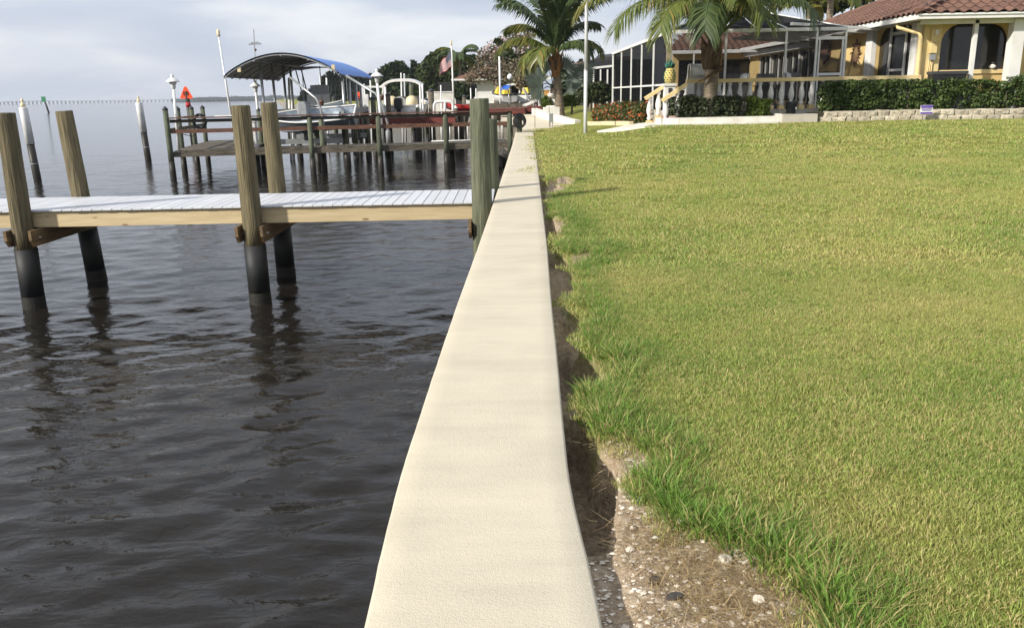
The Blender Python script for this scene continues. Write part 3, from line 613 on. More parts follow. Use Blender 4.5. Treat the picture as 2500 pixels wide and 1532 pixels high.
def brace(x):
    m = MB(); y0, y1 = 11.66, 13.90; z1 = -.256
    pr = [(y0, z1), (y1, z1), (y1, z1-.14), (y1-.07, z1-.235), (y0+.07, z1-.235), (y0, z1-.14)]
    vs = [(x-.021, y, z) for y, z in pr]+[(x+.021, y, z) for y, z in pr]; n = 6
    m.add(vs, [tuple(range(n)), tuple(range(2*n-1, n-1, -1))]+[(i, i+n, (i+1) % n+n, (i+1) % n) for i in range(n)])
    o = m.build('cross_brace', 'brown_timber', dk)
    for y in (11.86, 13.72):
        b = MB(); b.cyl((x-.045, y, z1-.12), (x+.045, y, z1-.12), .014, n=8); b.build('bolt', 'alu', o)
for xc in (-7.03, -3.73, -.40, -10.4):
    for s_ in (-1, 1): 
        if not (xc > -1 and s_ > 0): brace(xc+s_*.178)
# two white marker piles out in the water
for px, py, tp, lb in [(92, 440, 262, 'white-wrapped mooring pile with a dark wet foot, out past the board dock'), (362, 390, 250, 'white-wrapped mooring pile with a black smudge, farther out in open water')]:
    w = W(px, py, WZ); x, y = float(w[0]), float(w[1]); zt = dz(px-32 if px < 200 else px-22, tp, y); zm = WZ+(zt-WZ)*(.50 if px < 200 else .48); r = .155 if px < 200 else .17
    t = thing('mooring_pile', lb, 'piling', (x, y, WZ), 'white topped piles off the docks'); ln = -.035
    P = lambda z: (x+ln*(z-WZ), y, z)
    m = MB(); m.tube([P(WZ-1.5), P(WZ+.3), P(zm+.05)], [r*.92, r*.92, r*.9], 14); m.build('pile', 'dark_wood_wet', t)
    m = MB(); m.tube([P(zm), P(zt-.03), P(zt)], [r, r, r*.93], 16); m.build('white_wrap', 'white_pvc', t)
    m = MB(); m.tube([P(WZ+.62), P(WZ+.66)], [r*.95, r*.95], 14); m.build('tide_ring', 'grey_metal', t)
    m = MB(); c = P(zt); m.lathe([(.02, 0), (.09, .02), (.10, .09), (.06, .16), (.035, .17), (.05, .22), (.045, .30), (.01, .33)], c, 10); m.build('finial', 'boat_cream', t)
# ================================================================== SECOND DOCK (brown rails, platform, boat lift)
A2 = np.array([-13.0, 32.25]); B2 = np.array([.55, 34.35]); d2 = (B2-A2)/np.linalg.norm(B2-A2); n2 = np.array([-d2[1], d2[0]]); LEN2 = float(np.linalg.norm(B2-A2))
def Q(s, t, z): p = A2+d2*s+n2*t; return (float(p[0]), float(p[1]), float(z))      # s along the dock from its outer end, t away from the camera
DZ2 = -.39; RZ2 = .86
d2o = thing('dock', 'old weathered dock with brown handrails and green posts past the board dock', 'dock', Q(6, .7, WZ))
def post(t_, s, t, top, cap=False, r=.105, mat='post_green', base=None):
    p = Q(s, t, 0) if base is None else base
    m = MB(); m.tube([(p[0], p[1], WZ+.62), (p[0], p[1], (top+WZ)/2), (p[0], p[1], top)], [r*1.05, r, r*.96], 10); o = m.build('post', mat, t_)
    m = MB(); m.tube([(p[0], p[1], WZ-1.5), (p[0], p[1], WZ+.25), (p[0], p[1], WZ+.66)], [r*1.2, r*1.15, r*1.06], 10); m.build('wet_foot', 'dark_wood_wet', o)
    if cap: m = MB(); m.lathe([(r*1.08, 0), (r*1.1, .03), (.01, .14)], (p[0], p[1], top-.01), 10); m.build('post_cap', 'cap_dark', o)
    return o
sp = [0, 2.65, 5.3, 7.95, 10.6, 13.2]
for i, s in enumerate(sp): post(d2o, s, -.05, 1.18 if i == 0 else RZ2-.03, i == 0)
for i, s in enumerate(sp[1:-1]): post(d2o, s+.35, 1.35, DZ2-.03 if i > 1 else RZ2-.1)
for t in (2.2, 4.8, 7.2): post(d2o, -.05, t, 1.15, True)
for s, t in [(2.8, 4.6), (2.8, 7.2), (1.3, 7.4)]: post(d2o, s, t, 1.0, True)
def plank_dock(t_, s0, s1, t0, t1, z, w, gap, mat, along_s=True, name='plank'):
    s = s0; me = None
    while s+w < s1+.01:
        a, b_ = Q(s+w/2, t0+random.uniform(-.02, .02), z+random.uniform(-.006, .004)), Q(s+w/2, t1, z); m = MB(); m.beam(a, b_, w, .038); m.build(name, mat, t_); s += w+gap
plank_dock(d2o, .12, 13.35, .02, 1.45, DZ2, .138, .012, 'grey_timber')
m = MB()
s = 1.5
while s < 8.2:                                                   # platform planks run across
    mm = MB(); mm.beam(Q(-.05, s, DZ2), Q(2.95, s, DZ2), .138, .038); mm.build('plank', 'grey_timber', d2o); s += .15
for t in (.03, 1.40):
    for a, b_ in zip(sp[:-1], sp[1:]): m = MB(); m.beam(Q(a+.01, t, DZ2-.12), Q(b_-.01, t, DZ2-.12), .045, .19); m.build('fascia', 'grey_timber', d2o)
for t in (2.2, 7.9): m = MB(); m.beam(Q(0, t, DZ2-.12), Q(2.9, t, DZ2-.12), .045, .19); m.build('fascia', 'grey_timber', d2o)
for s in (0, 2.9): m = MB(); m.beam(Q(s, 1.5, DZ2-.12), Q(s, 7.9, DZ2-.12), .045, .19); m.build('fascia', 'grey_timber', d2o)
for a, b_ in zip([.1]+sp[2::2], sp[2::2]+[13.75]):
    m = MB(); m.beam(Q(a, -.06, RZ2), Q(b_-.006, -.06, RZ2), .27, .045); m.build('top_rail', 'rail_brown', d2o)
for a, b_ in zip(sp[:-1], sp[1:]):
    m = MB(); m.beam(Q(a+.1, -.01, .36), Q(b_-.03, -.01, .36), .04, .15); m.build('mid_rail', 'rail_brown', d2o)
    m = MB(); m.beam(Q(a+.1, .0, .74), Q(b_-.03, .0, .74), .04, .12); m.build('under_rail', 'grey_timber', d2o)
for z, mt in ((.84, 'rail_brown'), (.40, 'grey_timber')): m = MB(); m.beam(Q(-.02, .1, z), Q(-.02, 7.2, z), .05 if z < .8 else .14, .13 if z < .8 else .04); m.build('side_rail', mt, d2o)
# white ladder-like PVC rail near the wall
pr = thing('pvc_rail', 'low white PVC rail along the old dock beside the seawall', 'rail', Q(11.7, 1.38, DZ2))
for z in (-.34, .30): m = MB(); m.cyl(Q(10.1, 1.38, z), Q(13.2, 1.38, z), .024, n=8); m.build('rail', 'white_pvc', pr)
for s in np.linspace(10.15, 13.1, 9): m = MB(); m.cyl(Q(s, 1.38, -.34), Q(s, 1.38, .30), .02, n=8); m.build('upright', 'white_pvc', pr)
def coil(t_, c, R, r, turns, mat='rubber_hose', ax=(1, 0), name='coil'):
    m = MB(); P = []
    for k in range(int(turns*22)): q = k/22*2*math.pi; rr = R*(1+.16*math.sin(k*.37)); o_ = .03*math.sin(k*.31); P.append((c[0]+ax[0]*math.cos(q)*rr, c[1]+o_+ax[1]*math.cos(q)*rr, c[2]+math.sin(q)*rr*1.15))
    m.tube(P, r, 6); return m.build(name, mat, t_)
c = Q(13.6, -.12, .45); hz = thing('hose_reel', 'black garden hose coiled on a green post at the seawall end', 'hose', (c[0], c[1], -.2))
m = MB(); m.cyl((c[0], c[1]+.1, -.25), (c[0], c[1]+.1, .75), .10, .10, 12); m.build('post', 'post_green', hz)
for k in range(3): coil(hz, (c[0]+.02*k, c[1]-.06-.05*k, c[2]-.03*k), .22-.04*k, .021, 4)
m = MB(); m.tube([(c[0]-.2, c[1]-.1, .5), (c[0]-.3, c[1]-.1, .2), (c[0]-.27, c[1]-.05, -.2)], .018, 6); m.build('loose_end', 'rubber_hose', hz)
c = D(488, 297, 32.6); hz = thing('hose_reel', 'black hose coil hung on the rail of the outer dock platform', 'hose', (c[0], c[1], c[2]-.3)); coil(hz, tuple(c), .22, .022, 4)
m = MB(); m.tube([(c[0], c[1], c[2]-.25), (c[0]-.35, c[1], c[2]-.55), (c[0]-.75, c[1], c[2]-.45)], .015, 6); m.build('loose_end', 'rubber_hose', hz)
c = Q(2.35, -.06, RZ2+.042); m = MB(); m.box(c, (1.1, .35, .035)); tag(m.build('cutting_board', 'white_pvc', None, c), 'white cutting board lying on the outer dock rail', 'board')
c = Q(2.9, 1.1, DZ2+.02); t = thing('dock_pedestal', 'grey power pedestal standing on the old dock planks', 'pedestal', c); m = MB(); m.box((c[0], c[1], c[2]+.5), (.42, .3, 1.0)); m.build('cabinet', 'mesh_grey', t); m = MB(); m.box((c[0], c[1], c[2]+1.03), (.5, .36, .06)); m.build('lid', 'white_pvc', t)
# lamp posts
def lamp(px_top, py_top, base, label, r=.055):
    x, y, zb = base; zt = dz(px_top, py_top, y); t = thing('lamp_post', label, 'lamp', base, 'white dock lamp posts')
    lx = dx(px_top, py_top, y)-x; P = lambda z: (x+lx*(z-zb)/(zt-zb)*.35, y, z)
    m = MB(); m.tube([P(zb), P(zt-.55)], r, 10); m.build('pole', 'white_pvc', t); c = P(zt-.55)
    m = MB(); m.lathe([(.06, 0), (.085, .03), (.085, .12), (.13, .2), (.14, .27)], c, 12); m.build('lantern', 'white_pvc', t)
    m = MB(); m.lathe([(.26, 0), (.25, .02), (.14, .12), (.06, .16), (.05, .19), (.075, .22), (.03, .28), (.005, .3)], (c[0], c[1], c[2]+.25), 12); m.build('lamp_cap', 'white_paint', t)
lamp(433, 180, Q(.25, .25, DZ2), 'white lamp post at the outer corner of the old dock'); lamp(903, 168, Q(8.1, .9, DZ2+.02), 'white lamp post rising through the rail near the boat with the bimini')
c = D(632, 285, 39.6); lamp(617, 195, (float(c[0]), 39.6, DZ2), 'white lamp post beneath the blue canopy edge')
def simple_pole(name, label, cat, px0, py0, px1, py1, Y, r, mat, parts=(), group=None, zb=None):
    a = D(px0, py0, Y); b_ = D(px1, py1, Y); a = np.array(a)
    if zb is not None: a = b_+(a-b_)*((zb-b_[2])/(a[2]-b_[2]))
    t = thing(name, label, cat, a, group); m = MB(); m.tube([a, b_], [r, r*.8], 8); m.build('pole', mat, t); return t, a, b_
t, a, b_ = simple_pole('finial_pole', 'tall thin white pole with a bird-like finial beside the blue canopy', 'pole', 562, 270, 534, 90, 37.5, .05, 'white_pvc', zb=DZ2)
m = MB(); m.lathe([(.03, 0), (.10, .05), (.06, .12), (.09, .2), (.02, .32)], tuple(b_), 10); m.build('finial', 'boat_cream', t)
t, a, b_ = simple_pole('antenna_pole', 'weather vane pole with crossed arms above the blue canopy', 'pole', 628, 250, 619, 72, 46, .035, 'grey_metal', zb=WZ-1)
for z_, w_ in ((-.75, .33), (-.68, .2)): m = MB(); m.beam((b_[0]-w_, b_[1], b_[2]+z_), (b_[0]+w_, b_[1], b_[2]+z_+.02), .05, .07); m.build('arm', 'grey_metal', t)
m = MB(); m.lathe([(.02, 0), (.08, .07), (.02, .14)], (b_[0], b_[1], b_[2]-1.1), 8); m.build('ball', 'art_bronze', t)
# orange triangular daymark, number 14
def daymark(px, py, w_px, Y, label, num=None):
    c = D(px, py, Y); w = w_px/FPX*Y*1.03; t = thing('daymark', label, 'sign', (c[0], c[1], WZ)); h = w*.9
    m = MB(); m.tube([(c[0]+.05, c[1]+.09, WZ-1), (c[0], c[1]+.09, c[2]+h*.1)], .16*w+.02, 10); m.build('pile', 'dark_wood_wet', t)
    m = MB(); m.tube([(c[0]+.02, c[1]+.09, c[2]-h*1.35), (c[0]+.02, c[1]+.09, c[2]-h*.95)], .17*w+.03, 10); m.build('red_band', 'red_paint', t)
    pr = [(-w/2-.04, -h/2-.02), (-w/2+.02, -h/2-.06), (w/2-.02, -h/2-.06), (w/2+.04, -h/2-.02), (.07, h/2), (-.07, h/2)]; n = len(pr); vs = [(c[0]+a_, c[1]-.03, c[2]+b2_) for a_, b2_ in pr]+[(c[0]+a_, c[1]+.0, c[2]+b2_) for a_, b2_ in pr]
    m = MB(); m.add(vs, [tuple(range(n)), tuple(range(2*n-1, n-1, -1))]+[(i, i+n, (i+1) % n+n, (i+1) % n) for i in range(n)]); bd = m.build('board', 'orange_sign', t)
    if num:
        m = MB(); y = c[1]-.045; k = h*.17; X0 = c[0]; Z0 = c[2]-h*.14
        m.box((X0-k*1.1, y, Z0), (k*.34, .012, k*2.2)); m.beam((X0-k*1.6, y, Z0+k*.55), (X0-k*1.1, y, Z0+k*1.0), .012, k*.3)
        m.box((X0+k*1.05, y, Z0), (k*.34, .012, k*2.2)); m.box((X0+k*.65, y, Z0-k*.35), (k*1.9, .013, k*.3)); m.beam((X0-k*.15, y, Z0-k*.35), (X0+k*1.0, y, Z0+k*1.05), .012, k*.3); m.build('number', 'black_paint', bd)
    return t
daymark(454, 225, 27, 55, 'orange triangular channel marker numbered 14 on a dark pile', True)
daymark(876, 229, 9, 62, 'small far orange triangular marker beyond the boat lift')
c = D(108, 245, 260); t = thing('channel_marker', 'far green channel marker on a thin leaning pole in open water', 'marker', (c[0], c[1], WZ)); m = MB(); m.tube([(c[0]+1.0, c[1], WZ-1), (c[0], c[1], c[2]+.3)], .28, 8); m.build('pole', 'dark_wood_wet', t); m = MB(); m.box((c[0], c[1]-.3, c[2]+.3), (1.3, .1, 1.6)); m.build('board', 'green_sign', t)
# ------------------------------------------------------------------ boat lift with blue canopy
Yc0, Yc1 = 36.0, 44.4
xa, za = dx(545, 187, Yc0), dz(545, 187, Yc0); xb, zb = dx(832, 179, Yc0), dz(832, 179, Yc0); ztop = dz(690, 129, Yc0); ze = (za+zb)/2-.02
cn = thing('boat_canopy', 'arched blue fabric canopy on grey posts over the boat lift', 'canopy', ((xa+xb)/2, 40, WZ))
def arch(u, inset=0.): return (xa+(xb-xa)*u, ze+(ztop-ze-inset)*math.sin(math.pi*u)**.82)
n = 24; V = []; 
for j in range(9):
    y = Yc0+(Yc1-Yc0)*j/8
    for i in range(n+1): a, z = arch(i/n); V.append((a, y, z+.012*math.cos(j*math.pi)))
np_obj('fabric', V, grid_faces(n+1, 9), 'blue_canvas', cn)
V = [(p[0], p[1]+.01, p[2]-.035) for p in V]; np_obj('lining', V, grid_faces(n+1, 9), 'canvas_under', cn)
for j in range(9):
    y = Yc0+(Yc1-Yc0)*j/8+(.06 if j == 0 else -.06 if j == 8 else 0); m = MB(); m.tube([(arch(i/16)[0], y, arch(i/16)[1]-.075) for i in range(17)], .032, 6); m.build('rib', 'grey_metal', cn)
for u_ in (.02, .27, .5, .73, .98):
    a, z = arch(u_); m = MB(); m.tube([(a, Yc0, z-.11), (a, Yc1, z-.11)], .035, 6); m.build('purlin', 'grey_metal', cn)
for px, Y in [(640, 37.0), (668, 38.8), (695, 40.7), (712, 42.4)]:
    x = dx(px, 210, Y); m = MB(); m.tube([(x, Y, WZ+.9), (x, Y, arch((x-xa)/(xb-xa))[1]-.08)], .06, 8); m.build('canopy_post', 'alu', cn)
for px, Y in [(837, 37.0), (853, 38.8), (869, 40.7), (880, 42.4)]:
    x = dx(px, 210, Y); m = MB(); m.tube([(x, Y, WZ+.9), (x, Y, arch((x-xa)/(xb-xa))[1]-.08)], .06, 8); m.build('canopy_post', 'alu', cn)
xL, xR = dx(640, 210, 37), dx(837, 210, 37)
for x in (xL, xR):
    for Y in (36.9, 42.6): p = post(cn, 0, 0, .75, True, .14, 'pile_green', (x+(.0), Y, 0)); p.name = 'lift_piling'
    m = MB(); m.beam((x, 36.5, .9), (x, 43, .9), .12, .25); m.build('lift_beam', 'alu', cn)
for x in (xa+.12, xb-.12): m = MB(); m.box((x+(.55 if x < -10 else -.2), Yc0+.1, ze+.28), (.14, .1, .22)); m.build('bracket', 'boat_cream', cn)
for Y in (37.3, 42.2): m = MB(); m.beam((xL, Y, -.35), (xR, Y, -.35), .14, .22); m.build('cradle_beam', 'alu', cn)
# davits
for (x0, y0), (x1, y1), (x2, y2), lb in [((707, 188), (780, 247), (789, 300), 'curved grey davit crane beneath the blue canopy'), ((845, 185), (926, 234), (946, 300), 'curved grey davit crane beside the white lamp post')]:
    Y = 34.9; a, b_, c = D(x0, y0, Y+.6), D(x1, y1, Y), D(x2, y2, Y); t = thing('davit', lb, 'davit', (c[0], c[1], DZ2), 'grey davit cranes on the old dock')
    P = [a]+[(1-q)**2*np.array(b_+(a-b_)*.12)+2*q*(1-q)*np.array(b_+(c-b_)*.2)+q*q*np.array(b_+(c-b_)*.55) for q in np.linspace(0, 1, 6)]+[c, np.array([c[0], c[1], DZ2])]
    m = MB(); m.tube(P, [.05]*len(P), 8); m.build('arm', 'alu', t); m = MB(); m.lathe([(.10, 0), (.10, .5), (.07, .55)], (c[0], c[1], DZ2), 10); m.build('socket', 'grey_metal', t)
    q = b_+(c-b_)*.05; m = MB(); m.lathe([(.04, 0), (.085, .03), (.09, .13), (.10, .14), (.10, .2), (.04, .22)], (q[0]+.10, q[1]-.10, q[2]-.13), 10); m.build('winch', 'art_bronze', t)
    m = MB(); m.tube([a, (a[0], a[1], -.1)], .008, 5); m.build('cable', 'grey_metal', t)
# ------------------------------------------------------------------ boats
def hull(L_, Bm, H_, xf, bowrise=.35, n=14, vee=.45):
    """outer shell from transom (y=0) to bow (y=L); returns verts/faces for hull, gunwale path, inner sole"""
    ys = np.linspace(0, 1, n); out = []; gun = []; inn = []
    for t in ys:
        bw_ = Bm/2*(1-max(0, (t-.45)/.55)**2.4)*(.94+.06*min(1, t*3)); bw_ = max(bw_, .02); sh = H_+bowrise*t**2; ke = (bowrise*.9+H_*.35)*max(0, (t-.72)/.28)**2; ch = bw_*(.86-.3*t**2); cz = ke+H_*(.18+vee*.3*t)
        out.append([(-bw_, sh), (-bw_*.97, sh*.72+cz*.28), (-ch, cz), (0, ke), (ch, cz), (bw_*.97, sh*.72+cz*.28), (bw_, sh)])
        inn.append([(-bw_*.9, sh-.02), (-bw_*.82, H_*.42), (bw_*.82, H_*.42), (bw_*.9, sh-.02)])
    V = [xf((x, t*L_, z)) for t, r_ in zip(ys, out) for x, z in r_]; Fc = [tuple(q) for q in grid_faces(7, n)]; V2 = [xf((x, t*L_*.985+.03, max(z, 0))) for t, r_ in zip(ys, inn) for x, z in r_]; F2 = [tuple(q) for q in grid_faces(4, n)]
    gl_ = [xf((r_[0][0], t*L_, r_[0][1])) for t, r_ in zip(ys, out)]+[xf((r_[-1][0], t*L_, r_[-1][1])) for t, r_ in list(zip(ys, out))[::-1]]
    tr = [xf((x, 0, z)) for x, z in out[0]]
    return V, Fc, V2, F2, gl_, tr
def boat(t, L_, Bm, H_, xf, mh, mi, mg, gr=.035, bowrise=.35):
    V, Fc, V2, F2, gl_, tr = hull(L_, Bm, H_, xf, bowrise)
    m = MB(); m.add(V, Fc, True); h = m.build('hull', mh, t); m = MB(); m.add(tr, [tuple(range(7))]); m.build('transom', mh, t)
    m = MB(); m.add(V2, F2); m.build('inner_liner', mi, t); m = MB(); m.tube(gl_+[gl_[0]], gr, 6); m.build('gunwale', mg, t); return h
def xform(loc, rz=0., rx=0., ry=0.):
    Mx = Matrix.Translation(loc) @ Matrix.Rotation(rz, 4, 'Z') @ Matrix.Rotation(rx, 4, 'X') @ Matrix.Rotation(ry, 4, 'Y'); return lambda p: tuple(Mx @ Vector(p))
def outboard(t, xf, s=1., y=-.35, z=.45, mat='black_plastic'):
    m = MB(); pr = [(-.17, 0), (-.2, .1), (-.2, .42), (-.13, .52), (.13, .52), (.2, .42), (.2, .1), (.17, 0)]
    P = []
    for d, k in ((-.30, .75), (-.24, 1.), (.22, 1.), (.30, .8)):
        P += [xf((a*s*k, y+d*s, z+(.05+b_*(.94 if abs(d) > .25 else 1.))*s)) for a, b_ in pr]
    n = 8; fs = [(i*n+k, i*n+(k+1) % n, (i+1)*n+(k+1) % n, (i+1)*n+k) for i in range(3) for k in range(n)]+[tuple(range(n))[::-1], tuple(range(3*n, 4*n))]
    m.add(P, fs, False); o = m.build('outboard_motor', mat, t)
    m = MB(); m.tube([xf((0, y, z+.1*s)), xf((0, y-.02, z-.45*s)), xf((0, y-.04, z-.85*s))], [.12*s, .08*s, .07*s], 8); m.tube([xf((0, y-.32*s, z-.78*s)), xf((0, y+.22*s, z-.78*s))], [.03*s, .09*s], 8); m.box(xf((0, y-.06, z-.42*s)), (.3*s, .36*s, .02)); m.build('lower_unit', mat, o)
# skiff hung in the davits, tilted to the camera
sc_ = D(772, 292, 36.2); xf = xform(Vector((float(sc_[0])+1.75, 36.3, float(sc_[2])-.22)), R_(90), R_(-6), R_(-24)); xf0 = xf
t = thing('skiff', 'small grey skiff with white gunwale hung tilted from the davits', 'boat', (sc_[0], 36.2, sc_[2])); boat(t, 3.9, 1.35, .6, xf, 'boat_grey', 'skiff_inside', 'boat_white', .04, .28)
for y in (.9, 2.1): m = MB(); m.add([xf((a, y+b_, c_)) for a in (-.58, .58) for b_ in (-.14, .14) for c_ in (.40, .44)], [(0, 1, 3, 2), (4, 6, 7, 5), (0, 4, 5, 1), (2, 3, 7, 6), (0, 2, 6, 4), (1, 5, 7, 3)]); m.build('thwart', 'skiff_inside', t)
k_ = D(745, 262, 37.6); xf = xform(Vector((float(k_[0])+1.9, 37.2, float(k_[2])-.1)), R_(90), R_(-12), R_(20)); t = thing('kayak', 'slim grey kayak leaning behind the tilted skiff', 'kayak', k_)
boat(t, 3.4, .74, .28, xf, 'boat_grey', 'grey_metal', 'boat_white', .025, .22)
# centre console boat with T-top on the lift
bx_, by_ = (xL+xR)/2+.1, 36.9; xf = xform(Vector((bx_, by_, -.05))); t = thing('console_boat', 'grey centre console boat with a hard T-top on the covered lift', 'boat', (bx_, 40, 0)); boat(t, 6.4, 2.3, .95, xf, 'boat_grey', 'boat_white', 'boat_white', .05)
m = MB(); m.box(xf((0, 2.6, 1.15)), (.9, .8, 1.1)); m.build('console', 'mesh_grey', t); m = MB(); m.box(xf((0, 2.95, 1.9)), (.85, .05, .45)); m.build('windscreen', 'windshield', t)
zt = dz(750, 172, by_+2.5); m = MB()
V = []
for j in range(5):
    for i in range(9): a = -1.05+i*2.1/8; V.append(xf((a, 1.5+j*.6, zt+.05+.14*math.cos(a*1.2))))
m.add(V, [tuple(q) for q in grid_faces(9, 5)], True); m.build('hard_top', 'charcoal', t)
for sx_ in (-1, 1):
    for y in (2.2, 3.2): m = MB(); m.tube([xf((sx_*.55, 2.6, .7)), xf((sx_*.62, y, 1.6)), xf((sx_*.85, y+.1*(y-2.6), zt+.1))], .03, 6); m.build('top_leg', 'grey_metal', t)
    m = MB(); m.tube([xf((sx_*.4, 1.5, 1.3)), xf((sx_*.4, 1.5, zt+.2))], .02, 5); m.build('rod_holder', 'grey_metal', t)
m = MB(); m.box(xf((0, 1.3, 1.0)), (.9, .5, .6)); m.build('seat', 'mesh_grey', t); outboard(t, xf, 1.15, -.4, .75, 'grey_metal')
# white boat with bimini on the next lift, stern to the camera
wx, wy = dx(977, 280, 46), 46.; zb0 = dz(977, 305, 46); xf = xform(Vector((wx, wy, zb0))); t = thing('motor_boat', 'white motor boat with cream seats, white bimini and black outboard', 'boat', (wx, wy+3, zb0))
boat(t, 6.2, 2.45, 1.0, xf, 'boat_white', 'boat_cream', 'boat_white', .06)
for sx_ in (-1, 1):
    m = MB(); m.lathe([(.3, 0), (.34, .25), (.3, .55), (.12, .68)], xf((sx_*.55, 1.0, .85)), 12); m.build('seat', 'boat_cream', t)
    m = MB(); m.tube([xf((sx_*1.1, 1.2, .95)), xf((sx_*1.12, 1.5, 1.7)), xf((sx_*1.05, 1.6, 2.15))], .03, 6); m.build('bimini_pole', 'boat_white', t)
    m = MB(); m.box(xf((sx_*.75, -.12, .62)), (.75, .35, .3)); m.build('swim_step', 'boat_white', t)
V = []
for j in range(5):
    for i in range(13):
        a = -1.15+2.3*i/12; V.append(xf((a, 1.1+j*.5, 2.42-.34*abs(a/1.15)**3.2+.04*math.sin(j*math.pi/4))))
m = MB(); m.add(V, [tuple(q) for q in grid_faces(13, 5)], True); m.build('bimini', 'boat_white', t); 
V2 = [(p[0], p[1], p[2]-.13) for p in V[:13]]; m = MB(); m.add(V[:13]+V2, [(i, i+1, i+14, i+13) for i in range(12)]); m.build('bimini_edge', 'house_white', t)
m = MB(); m.add([xf(p) for p in [(-.95, 2.6, 1.0), (.95, 2.6, 1.0), (.8, 2.9, 1.5), (-.8, 2.9, 1.5)]], [(0, 1, 2, 3)]); m.build('windscreen', 'windshield', t); outboard(t, xf, 1.1, -.45, .8)
# lift posts and PVC guide poles, each by pixel, on the dock they stand on
GP = [(889, 205, 268, 47), (904, 196, 262, 50), (921, 212, 270, 45), (938, 208, 262, 48.5), (979, 178, 245, 53), (987, 180, 245, 53.2), (1025, 205, 292, 45.4), (1031, 205, 292, 45.6), (1076, 208, 262, 60), (1149, 215, 245, 62), (1162, 216, 240, 63), (782, 185, 250, 46), (797, 190, 250, 46.3), (705, 190, 240, 41), (712, 205, 240, 41.3)]
GL = ['white PVC guide pole of the pair left of the bimini boat']*2+['white PVC guide pole at the lift frame by the bimini boat']*2+['tall thin white PVC pole of the pair behind the bimini']*2+['white PVC guide pole of the pair right of the bimini boat']*2+['stout white PVC pole on the far bank before the dark trees', 'short white PVC pole beside the round clipped shrub', 'short white PVC pole beside the round clipped shrub']+['white PVC guide pole of the pair behind the T-top boat']*2+['white PVC guide pole of the pair under the blue canopy']*2
for i, (px, p0, p1, Y) in enumerate(GP):
    simple_pole('guide_pole', GL[i], 'pole', px+(p1-p0)*.03, p1, px, p0, Y, .055 if Y > 44 else .065, 'white_pvc', group='white PVC guide poles', zb=WZ-.6)
DP = [(1052, 222, 47, .17), (910, 240, 45.5, .15), (947, 232, 45.2, .14), (1040, 243, 52, .12), (1133, 236, 58, .14), (1003, 205, 58, .14), (892, 262, 44, .13), (1019, 262, 44.3, .10), (1112, 264, 44.5, .11), (862, 272, 41.5, .13), (838, 285, 40.6, .13), (815, 240, 52, .13), (835, 245, 54, .13), (770, 290, 40, .13)]
for i, (px, p0, Y, r) in enumerate(DP):
    c = D(px, p0, Y); t = thing('piling', 'weathered lift piling with a white conical cap' if i in (6, 7, 8) else 'greenish lift piling with a dark conical cap' if i % 2 else 'grey weathered lift piling with a dark conical cap', 'piling', (c[0], c[1], WZ), 'dark pilings among the boat lifts'); m = MB(); m.tube([(c[0], c[1], WZ+.6), (c[0], c[1], c[2])], [r, r*.95], 9); m.build('shaft', 'pile_green' if i % 2 else 'grey_timber', t)
    m = MB(); m.tube([(c[0], c[1], WZ-1), (c[0], c[1], WZ+.62)], [r*1.15, r*1.05], 9); m.build('wet_foot', 'dark_wood_wet', t)
    m = MB(); m.lathe([(r*1.1, 0), (r*1.12, .04), (.01, .16)], (c[0], c[1], c[2]-.02), 9); m.build('cap', 'cap_dark' if i not in (6, 7, 8) else 'white_pvc', t)
# lift frame: white horizontal beams
for px0, px1, py, Y in [(884, 940, 212, 47), (1060, 1060, 0, 0)]:
    if Y:
        a, b_ = D(px0, py, Y), D(px1, py, Y); t = thing('lift_frame', 'white boat lift crossbeam joining two guide posts', 'frame', a); m = MB(); m.beam(a, b_, .1, .1); m.build('beam', 'white_pvc', t)
        for q in (a, b_): m = MB(); m.tube([(q[0], q[1], WZ-.6), q], .06, 8); m.build('upright', 'white_pvc', t)
        m = MB(); m.box((float(a[0])+.15, Y, float(a[2])-.9), (.3, .3, 1.0)); m.build('motor_box', 'white_pvc', t)
# bent white PVC frame
Y = 43.6; t = thing('pipe_frame', 'bent white PVC pipe frame with a middle upright beside the flagpole', 'frame', D(1085, 272, Y)); P = [D(1060, 285, Y), D(1060, 256, Y), D(1063, 250, Y), D(1070, 248, Y), D(1098, 248, Y), D(1104, 251, Y), D(1106, 258, Y), D(1106, 285, Y)]; m = MB(); m.tube(P, .075, 8); m.build('hoop', 'white_pvc', t); m = MB(); m.tube([D(1086, 250, Y), D(1086, 285, Y)], .07, 8); m.build('upright', 'white_pvc', t)
# red docks
def red_dock(x0, x1, y0, y1, z, label, piles):
    t = thing('red_dock', label, 'dock', ((x0+x1)/2, (y0+y1)/2, WZ)); n = int((x1-x0)/.16)
    for i in range(n): m = MB(); m.bb(x0+i*.16, x0+i*.16+.15, y0, y1, z-.035, z); m.build('plank', 'red_dock', t)
    m = MB(); m.bb(x0, x1, y0+.02, y0+.07, z-.3, z-.04); m.build('fascia', 'red_dock', t)
    for x, y in piles: m = MB(); m.cyl((x, y, WZ-1), (x, y, z-.04), .12, n=8); m.build('piling', 'dark_wood_wet', t)
    return t
zr = dz(1075, 285, 44.6); red_dock(dx(868, 285, 44.2), dx(1112, 285, 44.2), 43.8, 45.4, zr, 'low red painted dock beside the white motor boat', [(x, y) for x in np.linspace(-8, -3.2, 4) for y in (44., 45.2)])
zr2 = dz(1150, 266, 47.5); red_dock(dx(1112, 266, 47.5)+.03, dx(1282, 266, 47.5), 46.8, 49.2, zr2, 'red painted boardwalk reaching from the shore past the hose reel', [(x, y) for x in (-2.8, -1.2, .4) for y in (47, 49)])
